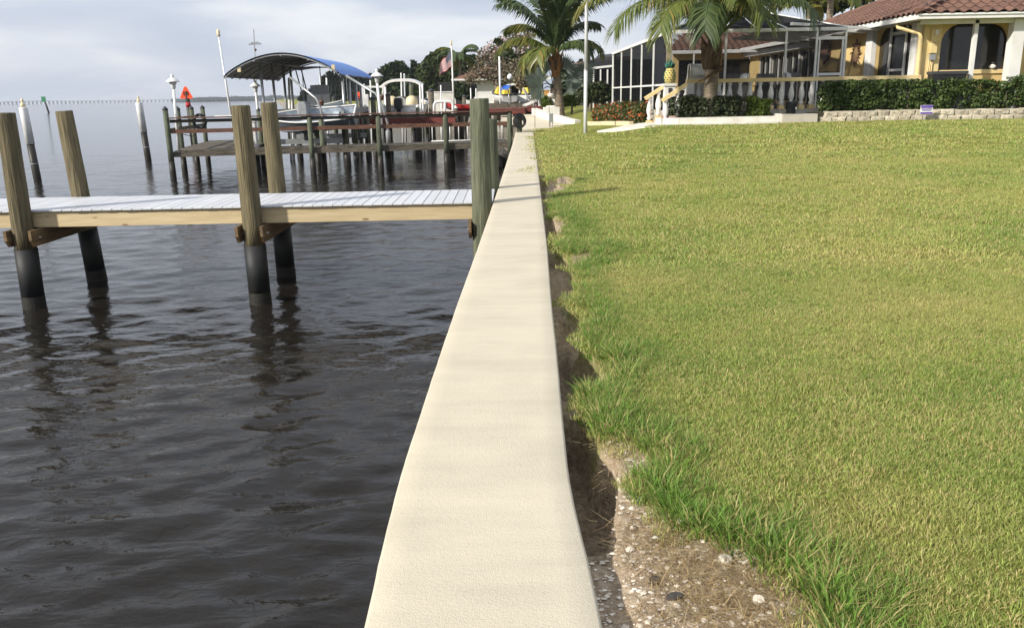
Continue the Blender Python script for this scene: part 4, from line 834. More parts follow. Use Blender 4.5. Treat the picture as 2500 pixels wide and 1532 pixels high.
bx0 = D(1075, 292, 43.2); t = thing('dock_box', 'red painted dock box with a sloping lid on the low dock', 'box', (bx0[0], 43.4, zr)); m = MB(); m.bb(float(bx0[0])-.75, float(bx0[0])+.75, 43.0, 43.75, zr-.42, zr+.05); m.build('body', 'red_dock', t); m = MB(); m.bb(float(bx0[0])-.8, float(bx0[0])+.8, 42.95, 43.79, zr+.052, zr+.10); m.build('lid', 'red_dock', t)
a = D(1060, 266, 48); t = thing('kayak', 'bright red kayak lying on the dock beyond the rail', 'kayak', (dx(1062, 262, 48.2), 48, zr2)); boat(t, 1.9, .6, .22, xform(Vector((dx(1165, 262, 46.2), 46.4, dz(1165, 268, 46.4))), R_(90)), 'red_paint', 'red_dock', 'red_paint', .02, .2)
# flag on its pole
t, a, b_ = simple_pole('flagpole', 'white flagpole flying a limp stars and stripes flag on the red dock', 'flagpole', 1109, 285, 1102, 112, 45.8, .05, 'white_paint', zb=zr)
m = MB(); m.lathe([(.02, 0), (.07, .06), (.02, .14), (.05, .2), (.005, .3)], tuple(b_), 8); m.build('finial', 'boat_cream', t)
fl = thing('flag', 'limp stars and stripes flag, blue canton above red and white stripes', 'flag', b_)
nx_, ny_ = 26, 24
def fp(u_, v_):                                                  # u along the fly, v down the hoist
    x = float(b_[0])-.05-u_*.58-.10*v_*u_; y = float(b_[1])-.05+.10*math.sin(u_*9+v_*2)*u_; z = float(b_[2])-.28-v_*.80-u_*(.55-.12*v_)+.03*math.sin(u_*11); return (x+v_*.02, y, z)
for k in range(13):
    m = MB(); V = []; j0, j1 = k/13, (k+1)/13; u0 = .4 if k < 7 else 0
    for j in (j0, j1):
        for i in range(15): V.append(fp(u0+(1-u0)*i/14, j))
    m.add(V, [tuple(q) for q in grid_faces(15, 2)], True); m.build('stripe', 'flag_red' if k % 2 == 0 else 'flag_white', fl)
m = MB(); V = [fp(.4*i/8, 7/13*j/6) for j in range(7) for i in range(9)]; m.add(V, [tuple(q) for q in grid_faces(9, 7)], True); cn_ = m.build('canton', 'flag_blue', fl)
m = MB()
for r_ in range(9):
    for c_ in range(6 if r_ % 2 == 0 else 5):
        p = Vector(fp(.4*((c_+.5+(0 if r_ % 2 == 0 else .5))/6.2), 7/13*(r_+.6)/9.4)); m.box(p+Vector((0, -.012, 0)), (.018, .004, .018))
m.build('star_field', 'flag_white', cn_)
# ------------------------------------------------------------------ far bridge and far shore
BY = 2300.; br = thing('bridge', 'long low concrete bridge crossing the far water on many piers', 'bridge', (dx(200, 250, BY), BY, WZ))
def bp_(px): return 252.6-px*.0195
pts = [(-90, 0), (470, 0)]
for k in range(28):
    p0, p1 = -90+k*20, -70+k*20; y0 = BY+k*18; hump = lambda p: 9*math.exp(-((p-60)/130)**2)
    a = np.array([dx(p0, 250, y0), y0, dz(p0, bp_(p0)-1.0-.35*hump(p0), y0)]); b_ = np.array([dx(p1, 250, y0+18), y0+18, dz(p1, bp_(p1)-1.0-.35*hump(p1), y0+18)]); m = MB(); m.beam(a, b_, 12, 1.7); m.build('span', 'bridge_concrete', br)
    for q in (.0, .5):
        c = a+(b_-a)*q; m = MB(); m.box((c[0], c[1], (c[2]+WZ-3)/2), (1.1, 9, c[2]-WZ+2)); m.build('pier', 'bridge_concrete', br)
fs = []; V = []; r = np.random.default_rng(3); xs = np.linspace(dx(420, 247, 1500), dx(760, 247, 1500), 260)
hh = 3+5*fbm(np.linspace(0, 26, 260), np.zeros(260), 7)*np.clip(np.linspace(0, 5, 260), .25, 1)+2.2*r.random(260)
for i, (x, h) in enumerate(zip(xs, hh)): V += [(x, 1500, WZ-1), (x, 1500, WZ+h), (x, 1540, WZ+h*1.02), (x, 1540, WZ-1)]
for i in range(259): a = i*4; fs += [(a, a+4, a+5, a+1), (a+1, a+5, a+6, a+2), (a+2, a+6, a+7, a+3)]
fs_o = np_obj('far_shore', V, fs, 'far_green', None, False); structure(fs_o)
V = []; Fc = []
for k in range(2600):
    x = xs[0]+(xs[-1]-xs[0])*r.random(); h = float(np.interp(x, xs, hh)); c = np.array([x, 1497-r.random()*3, WZ+h*(.3+.75*r.random())]); s_ = 1.2+1.6*r.random(); o = len(V)
    for q in range(4): V.append(tuple(c+r.normal(0, s_*.6, 3)*np.array([1, .3, .7])))
    Fc.append((o, o+1, o+2)); Fc.append((o, o+2, o+3))
tag(np_obj('far_trees', V, Fc, 'far_green', None, False), 'low wooded far shore beyond the bridge end', 'trees', kind='stuff')
# ================================================================== HOUSE, TERRACE, POOL CAGE
FZ = .92                                                         # terrace floor
YT = 25.9                                                        # terrace front / balustrade line
YW = 26.1                                                        # front wall of the house wing
XW = dx(2250, 120, YW)                                           # its left wall, which runs away along y
XE, YE = dx(2241, 40, 25.1), 25.1                                # eave corner
ZE = dz(2241, 47, YE)
ZG = .53
def poly_wall(m, outer, holes, fr, th):
    """flat wall with openings; fr(u, v, d) -> world, d = depth behind the face"""
    loops = [outer]+holes; pts = [p for l in loops for p in l]
    tri = tessellate_polygon([[Vector((p[0], p[1], 0)) for p in l] for l in loops]); n = len(pts)
    m.add([fr(p[0], p[1], 0) for p in pts], [tuple(t) for t in tri]); m.add([fr(p[0], p[1], th) for p in pts], [tuple(t)[::-1] for t in tri])
    for l in loops:
        k = len(l); m.add([fr(p[0], p[1], 0) for p in l]+[fr(p[0], p[1], th) for p in l], [(i, (i+1) % k, (i+1) % k+k, i+k) for i in range(k)])
def rounded(u0, u1, v0, v1, r, n=8):
    L_ = [(u0, v0), (u1, v0)]+[(u1-r+r*math.cos(q), v1-r+r*math.sin(q)) for q in np.linspace(0, math.pi/2, n)]+[(u0+r-r*math.sin(q), v1-r+r*math.cos(q)) for q in np.linspace(0, math.pi/2, n)]; return L_
hs = thing('house', 'yellow stucco house with brown barrel tile roof and rounded openings', 'house', (16, 30, ZG))
frontf = lambda u_, v_, d: (u_, YW+d, v_)
leftf = lambda u_, v_, d: (XW+d, u_, v_)
o1 = (dx(2296, 120, YW), dx(2462, 120, YW), dz(2380, 170, YW), dz(2380, 58, YW)); o2 = (o1[1]+.75, o1[1]+3.4, FZ+.05, o1[3])
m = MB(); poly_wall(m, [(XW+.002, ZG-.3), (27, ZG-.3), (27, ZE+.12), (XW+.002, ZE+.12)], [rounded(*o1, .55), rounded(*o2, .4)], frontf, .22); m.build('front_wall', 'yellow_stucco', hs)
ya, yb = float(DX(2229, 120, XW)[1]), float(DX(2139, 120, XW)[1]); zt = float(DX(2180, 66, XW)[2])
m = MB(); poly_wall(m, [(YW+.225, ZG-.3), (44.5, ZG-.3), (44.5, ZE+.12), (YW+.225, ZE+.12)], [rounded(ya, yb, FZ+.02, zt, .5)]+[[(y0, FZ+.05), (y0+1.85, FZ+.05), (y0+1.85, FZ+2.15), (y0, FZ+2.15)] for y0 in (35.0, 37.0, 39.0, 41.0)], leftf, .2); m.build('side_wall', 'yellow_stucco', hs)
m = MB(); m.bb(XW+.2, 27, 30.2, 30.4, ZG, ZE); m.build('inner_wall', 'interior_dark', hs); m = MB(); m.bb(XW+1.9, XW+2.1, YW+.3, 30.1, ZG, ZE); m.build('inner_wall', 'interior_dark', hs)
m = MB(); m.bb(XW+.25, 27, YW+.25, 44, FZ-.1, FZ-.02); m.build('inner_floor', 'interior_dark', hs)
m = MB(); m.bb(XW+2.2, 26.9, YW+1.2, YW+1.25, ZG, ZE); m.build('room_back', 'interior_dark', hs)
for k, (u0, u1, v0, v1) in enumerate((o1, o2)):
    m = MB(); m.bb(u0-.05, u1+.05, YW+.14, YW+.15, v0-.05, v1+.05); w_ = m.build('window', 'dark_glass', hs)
    m = MB(); m.bb(u0, u1, YW-.05, YW-.004, v0-.12, v0-.0); m.build('sill', 'yellow_trim', w_)
    for (a, b_) in ((u0-.16, u0-.06), (u1+.06, u1+.16)): m = MB(); m.bb(a, b_, YW-.04, YW-.004, v0-.1, ZE+.0); m.build('trim', 'yellow_trim', w_)
a, b_ = D(2384, 57, 25.55), D(2371, 182, 25.55); m = MB(); m.bb(float(a[0])-.055, float(a[0])+.055, 25.5, 25.62, FZ-.4, ZE-.02); m.build('porch_post', 'house_white', hs)
a = D(2476, 120, 25.6); m = MB(); m.bb(float(a[0])-.17, float(a[0])+.17, 25.45, 25.75, FZ-.4, ZE-.02); m.build('porch_post', 'house_white', hs)
# door in the side opening
yd0, yd1 = float(DX(2206, 120, XW)[1]), float(DX(2166, 120, XW)[1]); zd = float(DX(2185, 78, XW)[2])
m = MB(); m.bb(XW+.12, XW+.14, ya-.02, yb+.02, FZ, zt); sg = m.build('screen_glass', 'dark_glass', hs)
dr = MB(); dr.bb(XW+.055, XW+.10, yd0, yd0+.10, FZ+.03, zd+.2); dr.bb(XW+.055, XW+.10, yd1-.10, yd1, FZ+.03, zd+.2); dr.bb(XW+.056, XW+.099, yd0+.10, yd1-.10, zd-.10, zd); dr.bb(XW+.056, XW+.099, yd0+.10, yd1-.10, float(DX(2185, 174, XW)[2]), float(DX(2185, 168, XW)[2])); dro = dr.build('door_frame', 'house_white', hs)
m = MB(); m.bb(XW+.02, XW+.054, yd1-.09, yd1-.05, FZ+1.0, FZ+1.2); m.build('handle', 'grey_metal', dro)
for px0, px1, mt in ((2117, 2132, 'house_white'), (2226, 2240, 'house_white')):
    y1, y0 = float(DX(px0, 120, XW-.1)[1]), float(DX(px1, 120, XW-.1)[1]); m = MB(); m.bb(XW-.16, XW-.004, y0, y1, FZ-.35, ZE-.01); m.build('column', mt, hs)
y_ = float(DX(2136, 120, XW)[1]); m = MB(); m.bb(XW-.09, XW-.004, y_-.05, y_+.12, FZ-.3, ZE-.02); m.build('jamb', 'art_bronze', hs)
for k, y0 in enumerate((35.0, 37.0, 39.0, 41.0)):
    m = MB(); m.bb(XW+.1, XW+.12, y0, y0+1.85, FZ+.05, FZ+2.15); g_ = m.build('sliding_door', 'dark_glass', hs)
    for q in (y0, y0+.9, y0+1.79): m = MB(); m.bb(XW+.04, XW+.09, q, q+.06, FZ+.05, FZ+2.15); m.build('door_stile', 'house_white', g_)
    m = MB(); m.bb(XW-.05, XW-.004, y0-.2, y0-.05, FZ, FZ+2.3); m.build('pilaster', 'house_white', hs)
m = MB(); m.bb(XW-.35, XW-.002, 34.9, 44.5, FZ+2.2, FZ+2.42); m.build('lanai_soffit', 'house_white', hs)
# gutters, fascia, soffit
m = MB(); m.bb(XE, 27, YE, YE+.10, ZE, ZE+.155); m.build('gutter', 'house_white', hs); m = MB(); m.bb(XE+.02, 27, YE-.035, YE-.002, ZE+.10, ZE+.15); m.build('gutter_lip', 'white_paint', hs)
m = MB(); m.bb(XE, XE+.10, YE+.102, 45, ZE, ZE+.155); m.build('gutter', 'house_white', hs)
m = MB(); m.bb(XE+.102, 27, YE+.102, 45, ZE+.02, ZE+.05); m.build('soffit', 'house_white', hs)
m = MB(); m.bb(XE+.3, 27, YE+.4, YE+.46, ZE-.12, ZE+.015); m.build('porch_beam', 'house_white', hs)
# utility boxes, conduit, downspout on the corner pilaster
x_ = dx(2274, 120, YW); 
m = MB(); m.bb(x_-.3, x_+.22, YW-.09, YW-.003, FZ-.3, ZE+.0); m.build('corner_pilaster', 'yellow_trim', hs)
P = [(XW-.55, YW+.55, ZE-.02), (XW-.55, YW+.5, ZE-.12), (XW-.40, YW+.2, ZE-.22), (XW-.18, YW-.16, ZE-.34), (XW-.16, YW-.2, ZE-.45), (XW-.16, YW-.2, FZ+.95), (XW-.12, YW-.22, FZ+.85), (XW-.02, YW-.3, FZ+.72)]
m = MB(); m.tube(P, .062, 10); m.build('downspout', 'yellow_trim', hs)
for z0, z1, w_, mt in ((72, 105, .22, 'yellow_trim'), (105, 131, .18, 'yellow_trim'), (133, 148, .14, 'grey_metal')):
    a, b_ = dz(2274, z0, YW), dz(2274, z1, YW); m = MB(); m.bb(x_-w_/2-.02, x_+w_/2-.02, YW-.2, YW-.092, b_+.01, a); bo_ = m.build('meter_box', mt, hs)
m = MB(); m.bb(x_-.04, x_+.06, YW-.23, YW-.202, dz(2274, 86, YW), dz(2274, 74, YW)); m.build('meter_dial', 'white_paint', bo_)
for k in range(3): m = MB(); m.tube([(x_-.1+k*.05, YW-.13, dz(2274, 147, YW)), (x_-.13+k*.06, YW-.13, FZ-.2)], .015, 6); m.build('conduit', 'yellow_trim', hs)
# ------------------------------------------------------------------ tiled roofs
PIT = .40
def tile_mesh():
    m = MB(); n = 8; vs = []
    for yv, zl in ((0, .028), (.42, 0)):
        for i in range(n+1):
            q = i/n; vs.append((-.165+.33*q, yv, zl+.058*math.sin(math.pi*min(1, q/.68)) if q < .68 else zl-.012*math.sin(math.pi*(q-.68)/.32)))
    k = n+1; vs += [(p[0], p[1], p[2]-.022) for p in vs[:k]]
    m.add(vs, [(i, i+1, k+i+1, k+i) for i in range(n)]+[(i+1, i, 2*k+i, 2*k+i+1) for i in range(n)], False); return m
tm = tile_mesh(); tmp = tm.build('roof_tile', 'roof_tile'); TME = tmp.data; bpy.data.objects.remove(tmp)
def roof_face(deck, org, along, up, nr, inside, limit, prefer):
    """rows of tiles; org: eave corner, along: unit vector on the eave, up: unit vector up the slope"""
    al = Vector(along); uv = Vector(up); nm = al.cross(uv); c = []
    for r_ in range(nr):
        for i in range(-2, 60):
            p = Vector(org)+al*(i*.33+.165)+uv*(r_*.36-.05)+nm*.03
            if inside(p): c.append(p)
    c.sort(key=prefer); Mx = Matrix((al, uv, nm)).transposed()
    for p in c[:limit]:
        o = bpy.data.objects.new('roof_tile', TME); col.objects.link(o); o.parent = deck; o.matrix_local = Matrix.Translation(p-Vector(ORG[deck.name])) @ Mx.to_4x4()
    if len(c) > limit:
        m = MB()
        for p in c[limit:]: m.add([p+Mx @ Vector(v_) for v_ in tm.v], tm.f)
        o = m.build('roof_tiles', 'roof_tile', deck); o['kind'] = 'stuff'
ZR = ZE+.15; YR1 = 37.2; ca = math.cos(math.atan(PIT)); sa = math.sin(math.atan(PIT))
def rz_left(x): return ZR+(x-XE)*PIT
def rz_front(y): return ZR+(y-YE)*PIT
q = 6.2
m = MB(); m.add([(XE, YE, ZR), (XE, YR1, ZR), (XE+q, YR1-q, ZR+q*PIT), (XE+q, YE+q, ZR+q*PIT)], [(0, 3, 2, 1)]); rl = m.build('roof_left', 'roof_under', hs)
m = MB(); m.add([(XE, YE, ZR), (27, YE, ZR), (27, YE+q, ZR+q*PIT), (XE+q, YE+q, ZR+q*PIT)], [(0, 1, 2, 3)]); rf = m.build('roof_front', 'roof_under', hs)
m = MB(); m.add([(XE, YR1, ZR), (27, YR1, ZR), (27, YR1-q, ZR+q*PIT), (XE+q, YR1-q, ZR+q*PIT)], [(0, 3, 2, 1)]); m.build('roof_back', 'roof_under', hs)
roof_face(rl, (XE, YR1, ZR), (0, -1, 0), (ca, 0, sa), 16, lambda p: p.y-YE > (p.x-XE)-.1 and YR1-p.y > (p.x-XE)-.1, 250, lambda p: p.y+p.x)
roof_face(rf, (XE, YE, ZR), (1, 0, 0), (0, ca, sa), 6, lambda p: p.x-XE > (p.y-YE)-.1 and p.x < 26.8, 130, lambda p: p.y*3+p.x)
for k in range(14):
    a = Vector((XE+k*.34, YE+k*.34, ZR+k*.34*PIT+.05)); b_ = a+Vector((.42, .42, .42*PIT+.03)); m = MB(); m.tube([a, b_], [.115, .095], 10); m.build('hip_tile', 'roof_tile', hs)
    a = Vector((XE+k*.34, YR1-k*.34, ZR+k*.34*PIT+.05)); b_ = a+Vector((.42, -.42, .42*PIT+.03)); m = MB(); m.tube([a, b_], [.115, .095], 10); m.build('hip_tile', 'roof_tile', hs)
# rear wing behind the pool
YB_ = 44.6; m = MB(); m.bb(8.6, XW, YB_, YB_+.2, ZG-.2, ZE+.1); m.build('rear_wall', 'yellow_stucco', hs)
m = MB(); m.add([(8.1, YB_-.6, ZE+.1), (XW+6, YB_-.6, ZE+.1), (XW+6, YB_+4, ZE+1.75), (10.6, YB_+4, ZE+1.75)], [(0, 1, 2, 3)]); rr_ = m.build('roof_rear', 'roof_under', hs)
roof_face(rr_, (8.1, YB_-.6, ZE+.1), (1, 0, 0), (0, .94, .34), 8, lambda p: p.x < 14 and p.x-8.1 > (p.y-YB_+.6)*.55, 0, lambda p: p.y)
m = MB(); m.bb(8.1, XW+2, YB_-.7, YB_-.61, ZE-.05, ZE+.12); m.build('gutter', 'house_white', hs)
for x in (8.9, 11.0): m = MB(); m.bb(x, x+1.75, YB_-.04, YB_-.01, FZ+.05, FZ+2.1); m.build('window', 'dark_glass', hs)  # rear windows, enlarged so their dark glass stands in for the wall's shade
# ------------------------------------------------------------------ pool cage
XC = dx(1632, 170, 27.15); YC = 27.15; XC2 = dx(2063, 120, YC); YC2 = 41.5; ZC = dz(1900, 73, YC); ZS = FZ-.02
cg = thing('screen_enclosure', 'white framed pool screen enclosure with dark mesh panels', 'enclosure', (8, 33, ZS))
def bar(a, b_, w=.06, h=.06, name='frame_bar', mat='white_paint'): m = MB(); m.beam(a, b_, w, h); return m.build(name, mat, cg)
def panel(vs, mat='screen_dark'): m = MB(); m.add(vs, [tuple(range(len(vs)))]); return m.build('screen_panel', mat, cg)
ysd = [float(DX(p, 180, XC)[1]) for p in (1595, 1566, 1541, 1517, 1497)]; ysd = [YC]+ysd+[YC2]
for y in ysd[1:]: bar((XC, y, ZS), (XC, y, ZC-.05), .06, .06, 'post')
bar((XC, YC, ZC), (XC, YC2, ZC), .1, .1, 'eave_beam'); bar((XC, YC, FZ+.78), (XC, YC2, FZ+.78), .05, .06, 'chair_rail')
for y0, y1 in zip(ysd[:-1], ysd[1:]):
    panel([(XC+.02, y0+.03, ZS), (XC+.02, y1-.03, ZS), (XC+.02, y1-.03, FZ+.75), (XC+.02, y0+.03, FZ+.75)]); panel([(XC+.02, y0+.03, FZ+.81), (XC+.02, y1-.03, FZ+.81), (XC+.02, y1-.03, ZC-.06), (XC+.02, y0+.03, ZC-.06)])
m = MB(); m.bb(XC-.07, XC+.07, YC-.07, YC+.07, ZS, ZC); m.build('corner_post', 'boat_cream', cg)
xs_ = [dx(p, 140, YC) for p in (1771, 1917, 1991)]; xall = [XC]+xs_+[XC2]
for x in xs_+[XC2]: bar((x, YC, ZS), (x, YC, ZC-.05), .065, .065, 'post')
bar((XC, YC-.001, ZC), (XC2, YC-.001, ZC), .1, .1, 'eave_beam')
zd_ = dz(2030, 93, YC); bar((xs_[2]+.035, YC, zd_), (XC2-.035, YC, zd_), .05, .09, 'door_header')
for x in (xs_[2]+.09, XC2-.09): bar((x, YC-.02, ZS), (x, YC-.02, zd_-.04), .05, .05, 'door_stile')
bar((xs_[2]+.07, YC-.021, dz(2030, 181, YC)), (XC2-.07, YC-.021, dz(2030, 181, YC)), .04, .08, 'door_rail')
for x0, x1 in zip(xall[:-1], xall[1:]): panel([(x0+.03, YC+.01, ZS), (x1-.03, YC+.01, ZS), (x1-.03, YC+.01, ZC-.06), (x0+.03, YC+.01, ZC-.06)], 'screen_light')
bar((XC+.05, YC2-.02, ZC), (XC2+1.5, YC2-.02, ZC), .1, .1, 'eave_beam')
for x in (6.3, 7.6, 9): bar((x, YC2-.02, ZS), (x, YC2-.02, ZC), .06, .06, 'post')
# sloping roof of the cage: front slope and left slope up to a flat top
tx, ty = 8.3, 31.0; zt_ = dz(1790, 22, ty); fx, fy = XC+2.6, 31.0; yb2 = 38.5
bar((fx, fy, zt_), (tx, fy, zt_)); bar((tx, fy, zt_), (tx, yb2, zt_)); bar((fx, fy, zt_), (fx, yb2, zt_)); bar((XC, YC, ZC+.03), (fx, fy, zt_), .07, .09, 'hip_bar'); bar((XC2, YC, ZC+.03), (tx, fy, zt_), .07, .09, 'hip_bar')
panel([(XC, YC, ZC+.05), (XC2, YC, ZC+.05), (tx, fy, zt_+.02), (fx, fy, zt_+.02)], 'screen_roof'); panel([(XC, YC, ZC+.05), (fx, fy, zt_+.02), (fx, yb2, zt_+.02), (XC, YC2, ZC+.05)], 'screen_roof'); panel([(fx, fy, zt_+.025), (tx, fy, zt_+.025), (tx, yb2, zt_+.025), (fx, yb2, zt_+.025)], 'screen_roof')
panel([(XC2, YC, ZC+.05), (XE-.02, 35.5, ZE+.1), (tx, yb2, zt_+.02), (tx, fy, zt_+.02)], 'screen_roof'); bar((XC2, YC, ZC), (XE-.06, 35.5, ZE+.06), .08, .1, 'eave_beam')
for x, x2 in [(XC+1.4, fx), (xs_[0], fx+.35), ((xs_[0]+xs_[1])/2, tx-.25), (xs_[1], tx)]: bar((x, YC+.02, ZC+.02), (x2, fy, zt_-.01), .05, .08, 'rafter')
for k in range(4): q_ = (k+.5)/4; bar((XC2+(XE-.06-XC2)*q_, YC+(35.5-YC)*q_, ZC+.04), (tx, fy+(yb2-fy)*q_, zt_-.02), .05, .08, 'rafter'); y = fy+(yb2-fy)*q_; bar((XC, YC+(YC2-YC)*q_, ZC), (fx, y, zt_-.03), .05, .08, 'rafter'); bar((fx, y, zt_-.03), (tx, y, zt_-.03), .06, .1, 'rafter')
for k in range(7):                                              # white beams of the lanai ceiling seen through the mesh
    y = 28.2+k*1.15; bar((XW-3.6, y-.9, ZC+.18), (XW-.3, y+.35, FZ+2.42), .14, .09, 'lanai_beam')
# ------------------------------------------------------------------ terrace, steps, balustrade
tr = thing('terrace', 'raised concrete terrace slab in front of the house', 'terrace', (9, 26, ZG)); m = MB(); m.bb(XC-.05, XW-.01, YT-.22, 44.4, ZG-.5, FZ-.03); m.build('slab', 'concrete_grey', tr)
m = MB(); m.bb(XW+.02, 26, YW-2*.0-.45, YW-.02, ZG-.5, FZ-.06); m.build('slab', 'concrete_grey', tr)
def baluster_mesh(h):
    m = MB(); k = h/.62; m.lathe([(.055, 0), (.055, .03*k), (.075, .05*k), (.075, .075*k), (.045, .10*k), (.05, .13*k), (.085, .22*k), (.09, .29*k), (.075, .38*k), (.05, .47*k), (.043, .54*k), (.062, .565*k), (.07, .59*k), (.07, .62*k)], (0, 0, 0), 12); return m
RZT = 1.83; bl = thing('balustrade', 'white turned balustrade with yellow rail along the terrace edge', 'balustrade', (9, YT, FZ))
xA, xB = dx(1676, 195, YT), dx(2246, 180, YT)
m = MB(); m.bb(xA, xB, YT-.1, YT+.1, RZT-.11, RZT); bv = m.build('top_rail', 'yellow_trim', bl)
bm_ = baluster_mesh(RZT-.112-(FZ+.10)).build('baluster', 'baluster_white', bl, None); BLM = bm_.data; bpy.data.objects.remove(bm_)
bm0 = MB(); bq = baluster_mesh(RZT-.112-(FZ+.10)); BLM = bpy.data.meshes.new('baluster'); BLM.from_pydata(bq.v, [], bq.f); BLM.polygons.foreach_set('use_smooth', bq.sm); BLM.materials.append(MATS['baluster_white'])
def put_baluster(par, x, y, zb, block='yellow_trim'):
    o = bpy.data.objects.new('baluster', BLM); col.objects.link(o); o.parent = par; o.location = tuple(Vector((x, y, zb+.10))-Vector(ORG[par.name])); ORG[o.name] = ORG[par.name]
    m = MB(); m.bb(x-.085, x+.085, y-.085, y+.085, zb-.02, zb+.0995); m.build('foot_block', block, par)
bpx = [1705, 1756, 1781, 1806, 1831, 1855, 1882, 1908, 1932, 1957, 1981, 2008, 2036, 2064, 2092, 2120, 2148, 2176, 2204, 2232]
for k, p in enumerate(bpx): put_baluster(bl, dx(p, 225, YT), YT, FZ-.0, 'yellow_trim')
m = MB(); m.bb(xA+.0, xA+.22, YT-.12, YT+.12, FZ-.03, RZT-.112); m.build('end_pier', 'house_white', bl)
st = thing('steps', 'pink concrete steps with yellow sloped rails and white balusters', 'steps', (4.6, 25.6, ZG))
xs0 = XC-.05; 
for k, (a, z) in enumerate(((.28, .79), (.56, .66))): m = MB(); m.bb(xs0-a, xs0-a+.275, 25.05, 26.25, ZG-.2, z); m.build('tread', 'pink_concrete', st)
for (pa, pb, Y, bal) in (((1575, 241), (1628, 206), 26.2, [(1586, 240), (1608, 224)]), ((1616, 246), (1676, 206), 25.15, [(1626, 243), (1655, 224)])):
    a, b_ = D(*pa, Y), D(*pb, Y); m = MB(); m.beam(a, b_, .17, .10); m.build('hand_rail', 'yellow_trim', st)
    for (p, y) in bal:
        x = dx(p, y, Y); zt2 = float(np.interp(x, [a[0], b_[0]], [a[2], b_[2]]))-.06; zb = max(ZG, zt2-.82)-(.0)
        m2 = baluster_mesh(zt2-zb-.1); mm = MB(); mm.add([(q[0]+x, q[1]+Y, q[2]+zb+.1) for q in m2.v], m2.f, True); mm.build('baluster', 'baluster_white', st); mm = MB(); mm.bb(x-.09, x+.09, Y-.09, Y+.09, zb-.3, zb+.099); mm.build('foot_block', 'yellow_trim', st)
# pier with pineapple
px_ = dx(1634, 220, 26.05); pi = thing('pier', 'white square pier with a dark plaque at the head of the steps', 'pier', (px_, 26.05, FZ)); m = MB(); m.bb(px_-.16, px_+.16, 25.93, 26.2, FZ-.03, dz(1634, 210, 26.05)); m.build('shaft', 'house_white', pi); m = MB(); zt3 = dz(1634, 210, 26.05); m.bb(px_-.2, px_+.2, 25.89, 26.24, zt3+.001, zt3+.07); m.build('cap', 'house_white', pi); m = MB(); m.bb(px_-.05, px_+.05, 25.905, 25.928, zt3-.2, zt3-.06); m.build('plaque', 'charcoal', pi)
pa = thing('pineapple', 'yellow pineapple ornament with a green crown on the white pier', 'ornament', (px_, 26.05, zt3+.07)); m = MB(); m.lathe([(.10, 0), (.15, .06), (.17, .18), (.155, .32), (.11, .42), (.06, .45)], (px_, 26.05, zt3+.071), 14); fr_ = m.build('fruit', 'pineapple_yellow', pa)
m = MB()
for k in range(60):
    z = .05+.36*(k//10)/5.5; q = (k % 10)*.628+(k//10 % 2)*.314; rr_2 = float(np.interp(z, [0, .06, .18, .32, .42], [.10, .15, .17, .155, .11]))+.004; m.box((px_+math.cos(q)*rr_2, 26.05+math.sin(q)*rr_2, zt3+.071+z), (.03, .03, .03), Matrix.Rotation(q, 3, 'Z') @ Matrix.Rotation(.78, 3, 'X'))
m.build('scales', 'pineapple_green', fr_)
for k in range(14):
    q = k*2.4; e_ = .5+.4*(k % 3); L_ = .22; m = MB(); c = Vector((px_, 26.05, zt3+.5)); d_ = Vector((math.cos(q)*math.cos(e_), math.sin(q)*math.cos(e_), math.sin(e_))); m.tube([c, c+d_*L_*.6, c+d_*L_*.8+Vector((0, 0, .09))], [.03, .035, .006], 6); m.build('crown_leaf', 'pineapple_green', pa)
# ------------------------------------------------------------------ patio furniture
def patio_chair(loc, rz, label, h=1.05, w=.62, group='white patio chairs'):
    t = thing('patio_chair', label, 'chair', (0, 0, 0), group)
    V = []; prof = [(-.30, .40), (.0, .38), (.22, .42), (.30, .55), (.38, .85), (.44, h), (.50, h+.04), (.56, h-.02), (.60, h-.3)]
    for s_ in (-1, 1): V += [(s_*w/2*.92, y, z) for y, z in prof]
    n = len(prof); m = MB(); m.add(V, [(i, i+1, n+i+1, n+i) for i in range(n-1)], True); m.build('sling', 'mesh_grey', t)
    for s_ in (-1, 1):
        m = MB(); m.tube([(s_*w/2, -.32, 0), (s_*w/2, -.32, .62), (s_*w/2, -.22, .66), (s_*w/2, .25, .64), (s_*w/2, .34, .6)], .022, 7); m.build('arm', 'patio_white', t)
        m = MB(); m.tube([(s_*w/2, y, z) for y, z in prof], .02, 6); m.tube([(s_*w/2, .30, .55), (s_*w/2, .35, 0)], .022, 6); m.build('side_frame', 'patio_white', t)
    t.location = loc; t.rotation_euler = (0, 0, rz); return t
c = D(1688, 230, 26.55); pch = patio_chair((float(c[0]), 26.5, FZ-.03), R_(200), 'high-backed white sling chair beside the pineapple pier', 1.35, .85)
for px, Y, rz, lb in ((1808, 27.6, 150, 'white sling chair behind the balustrade near the small lime bush'), (1850, 28.9, 200, 'white sling chair back to back beside the patio table'), (1905, 27.6, 215, 'white sling chair behind the black flower pot')):
    copy_tree(pch, (dx(px, 230, Y), Y, FZ-.03), R_(rz), lb).scale = (.8, .8, .8)
c = D(1880, 230, 28.2); t = thing('patio_table', 'round glass-topped patio table behind the balustrade', 'table', (c[0], 28.6, FZ)); m = MB(); m.lathe([(.6, 0), (.62, .012), (.6, .025)], (float(c[0]), 28.6, FZ+.68), 20); m.build('table_top', 'windshield', t)
for k in range(4): q = k*1.57+.4; m = MB(); m.tube([(float(c[0])+math.cos(q)*.5, 28.6+math.sin(q)*.5, FZ-.03), (float(c[0])+math.cos(q)*.2, 28.6+math.sin(q)*.2, FZ+.4), (float(c[0])+math.cos(q)*.5, 28.6+math.sin(q)*.5, FZ+.68)], .02, 6); m.build('leg', 'patio_white', t)
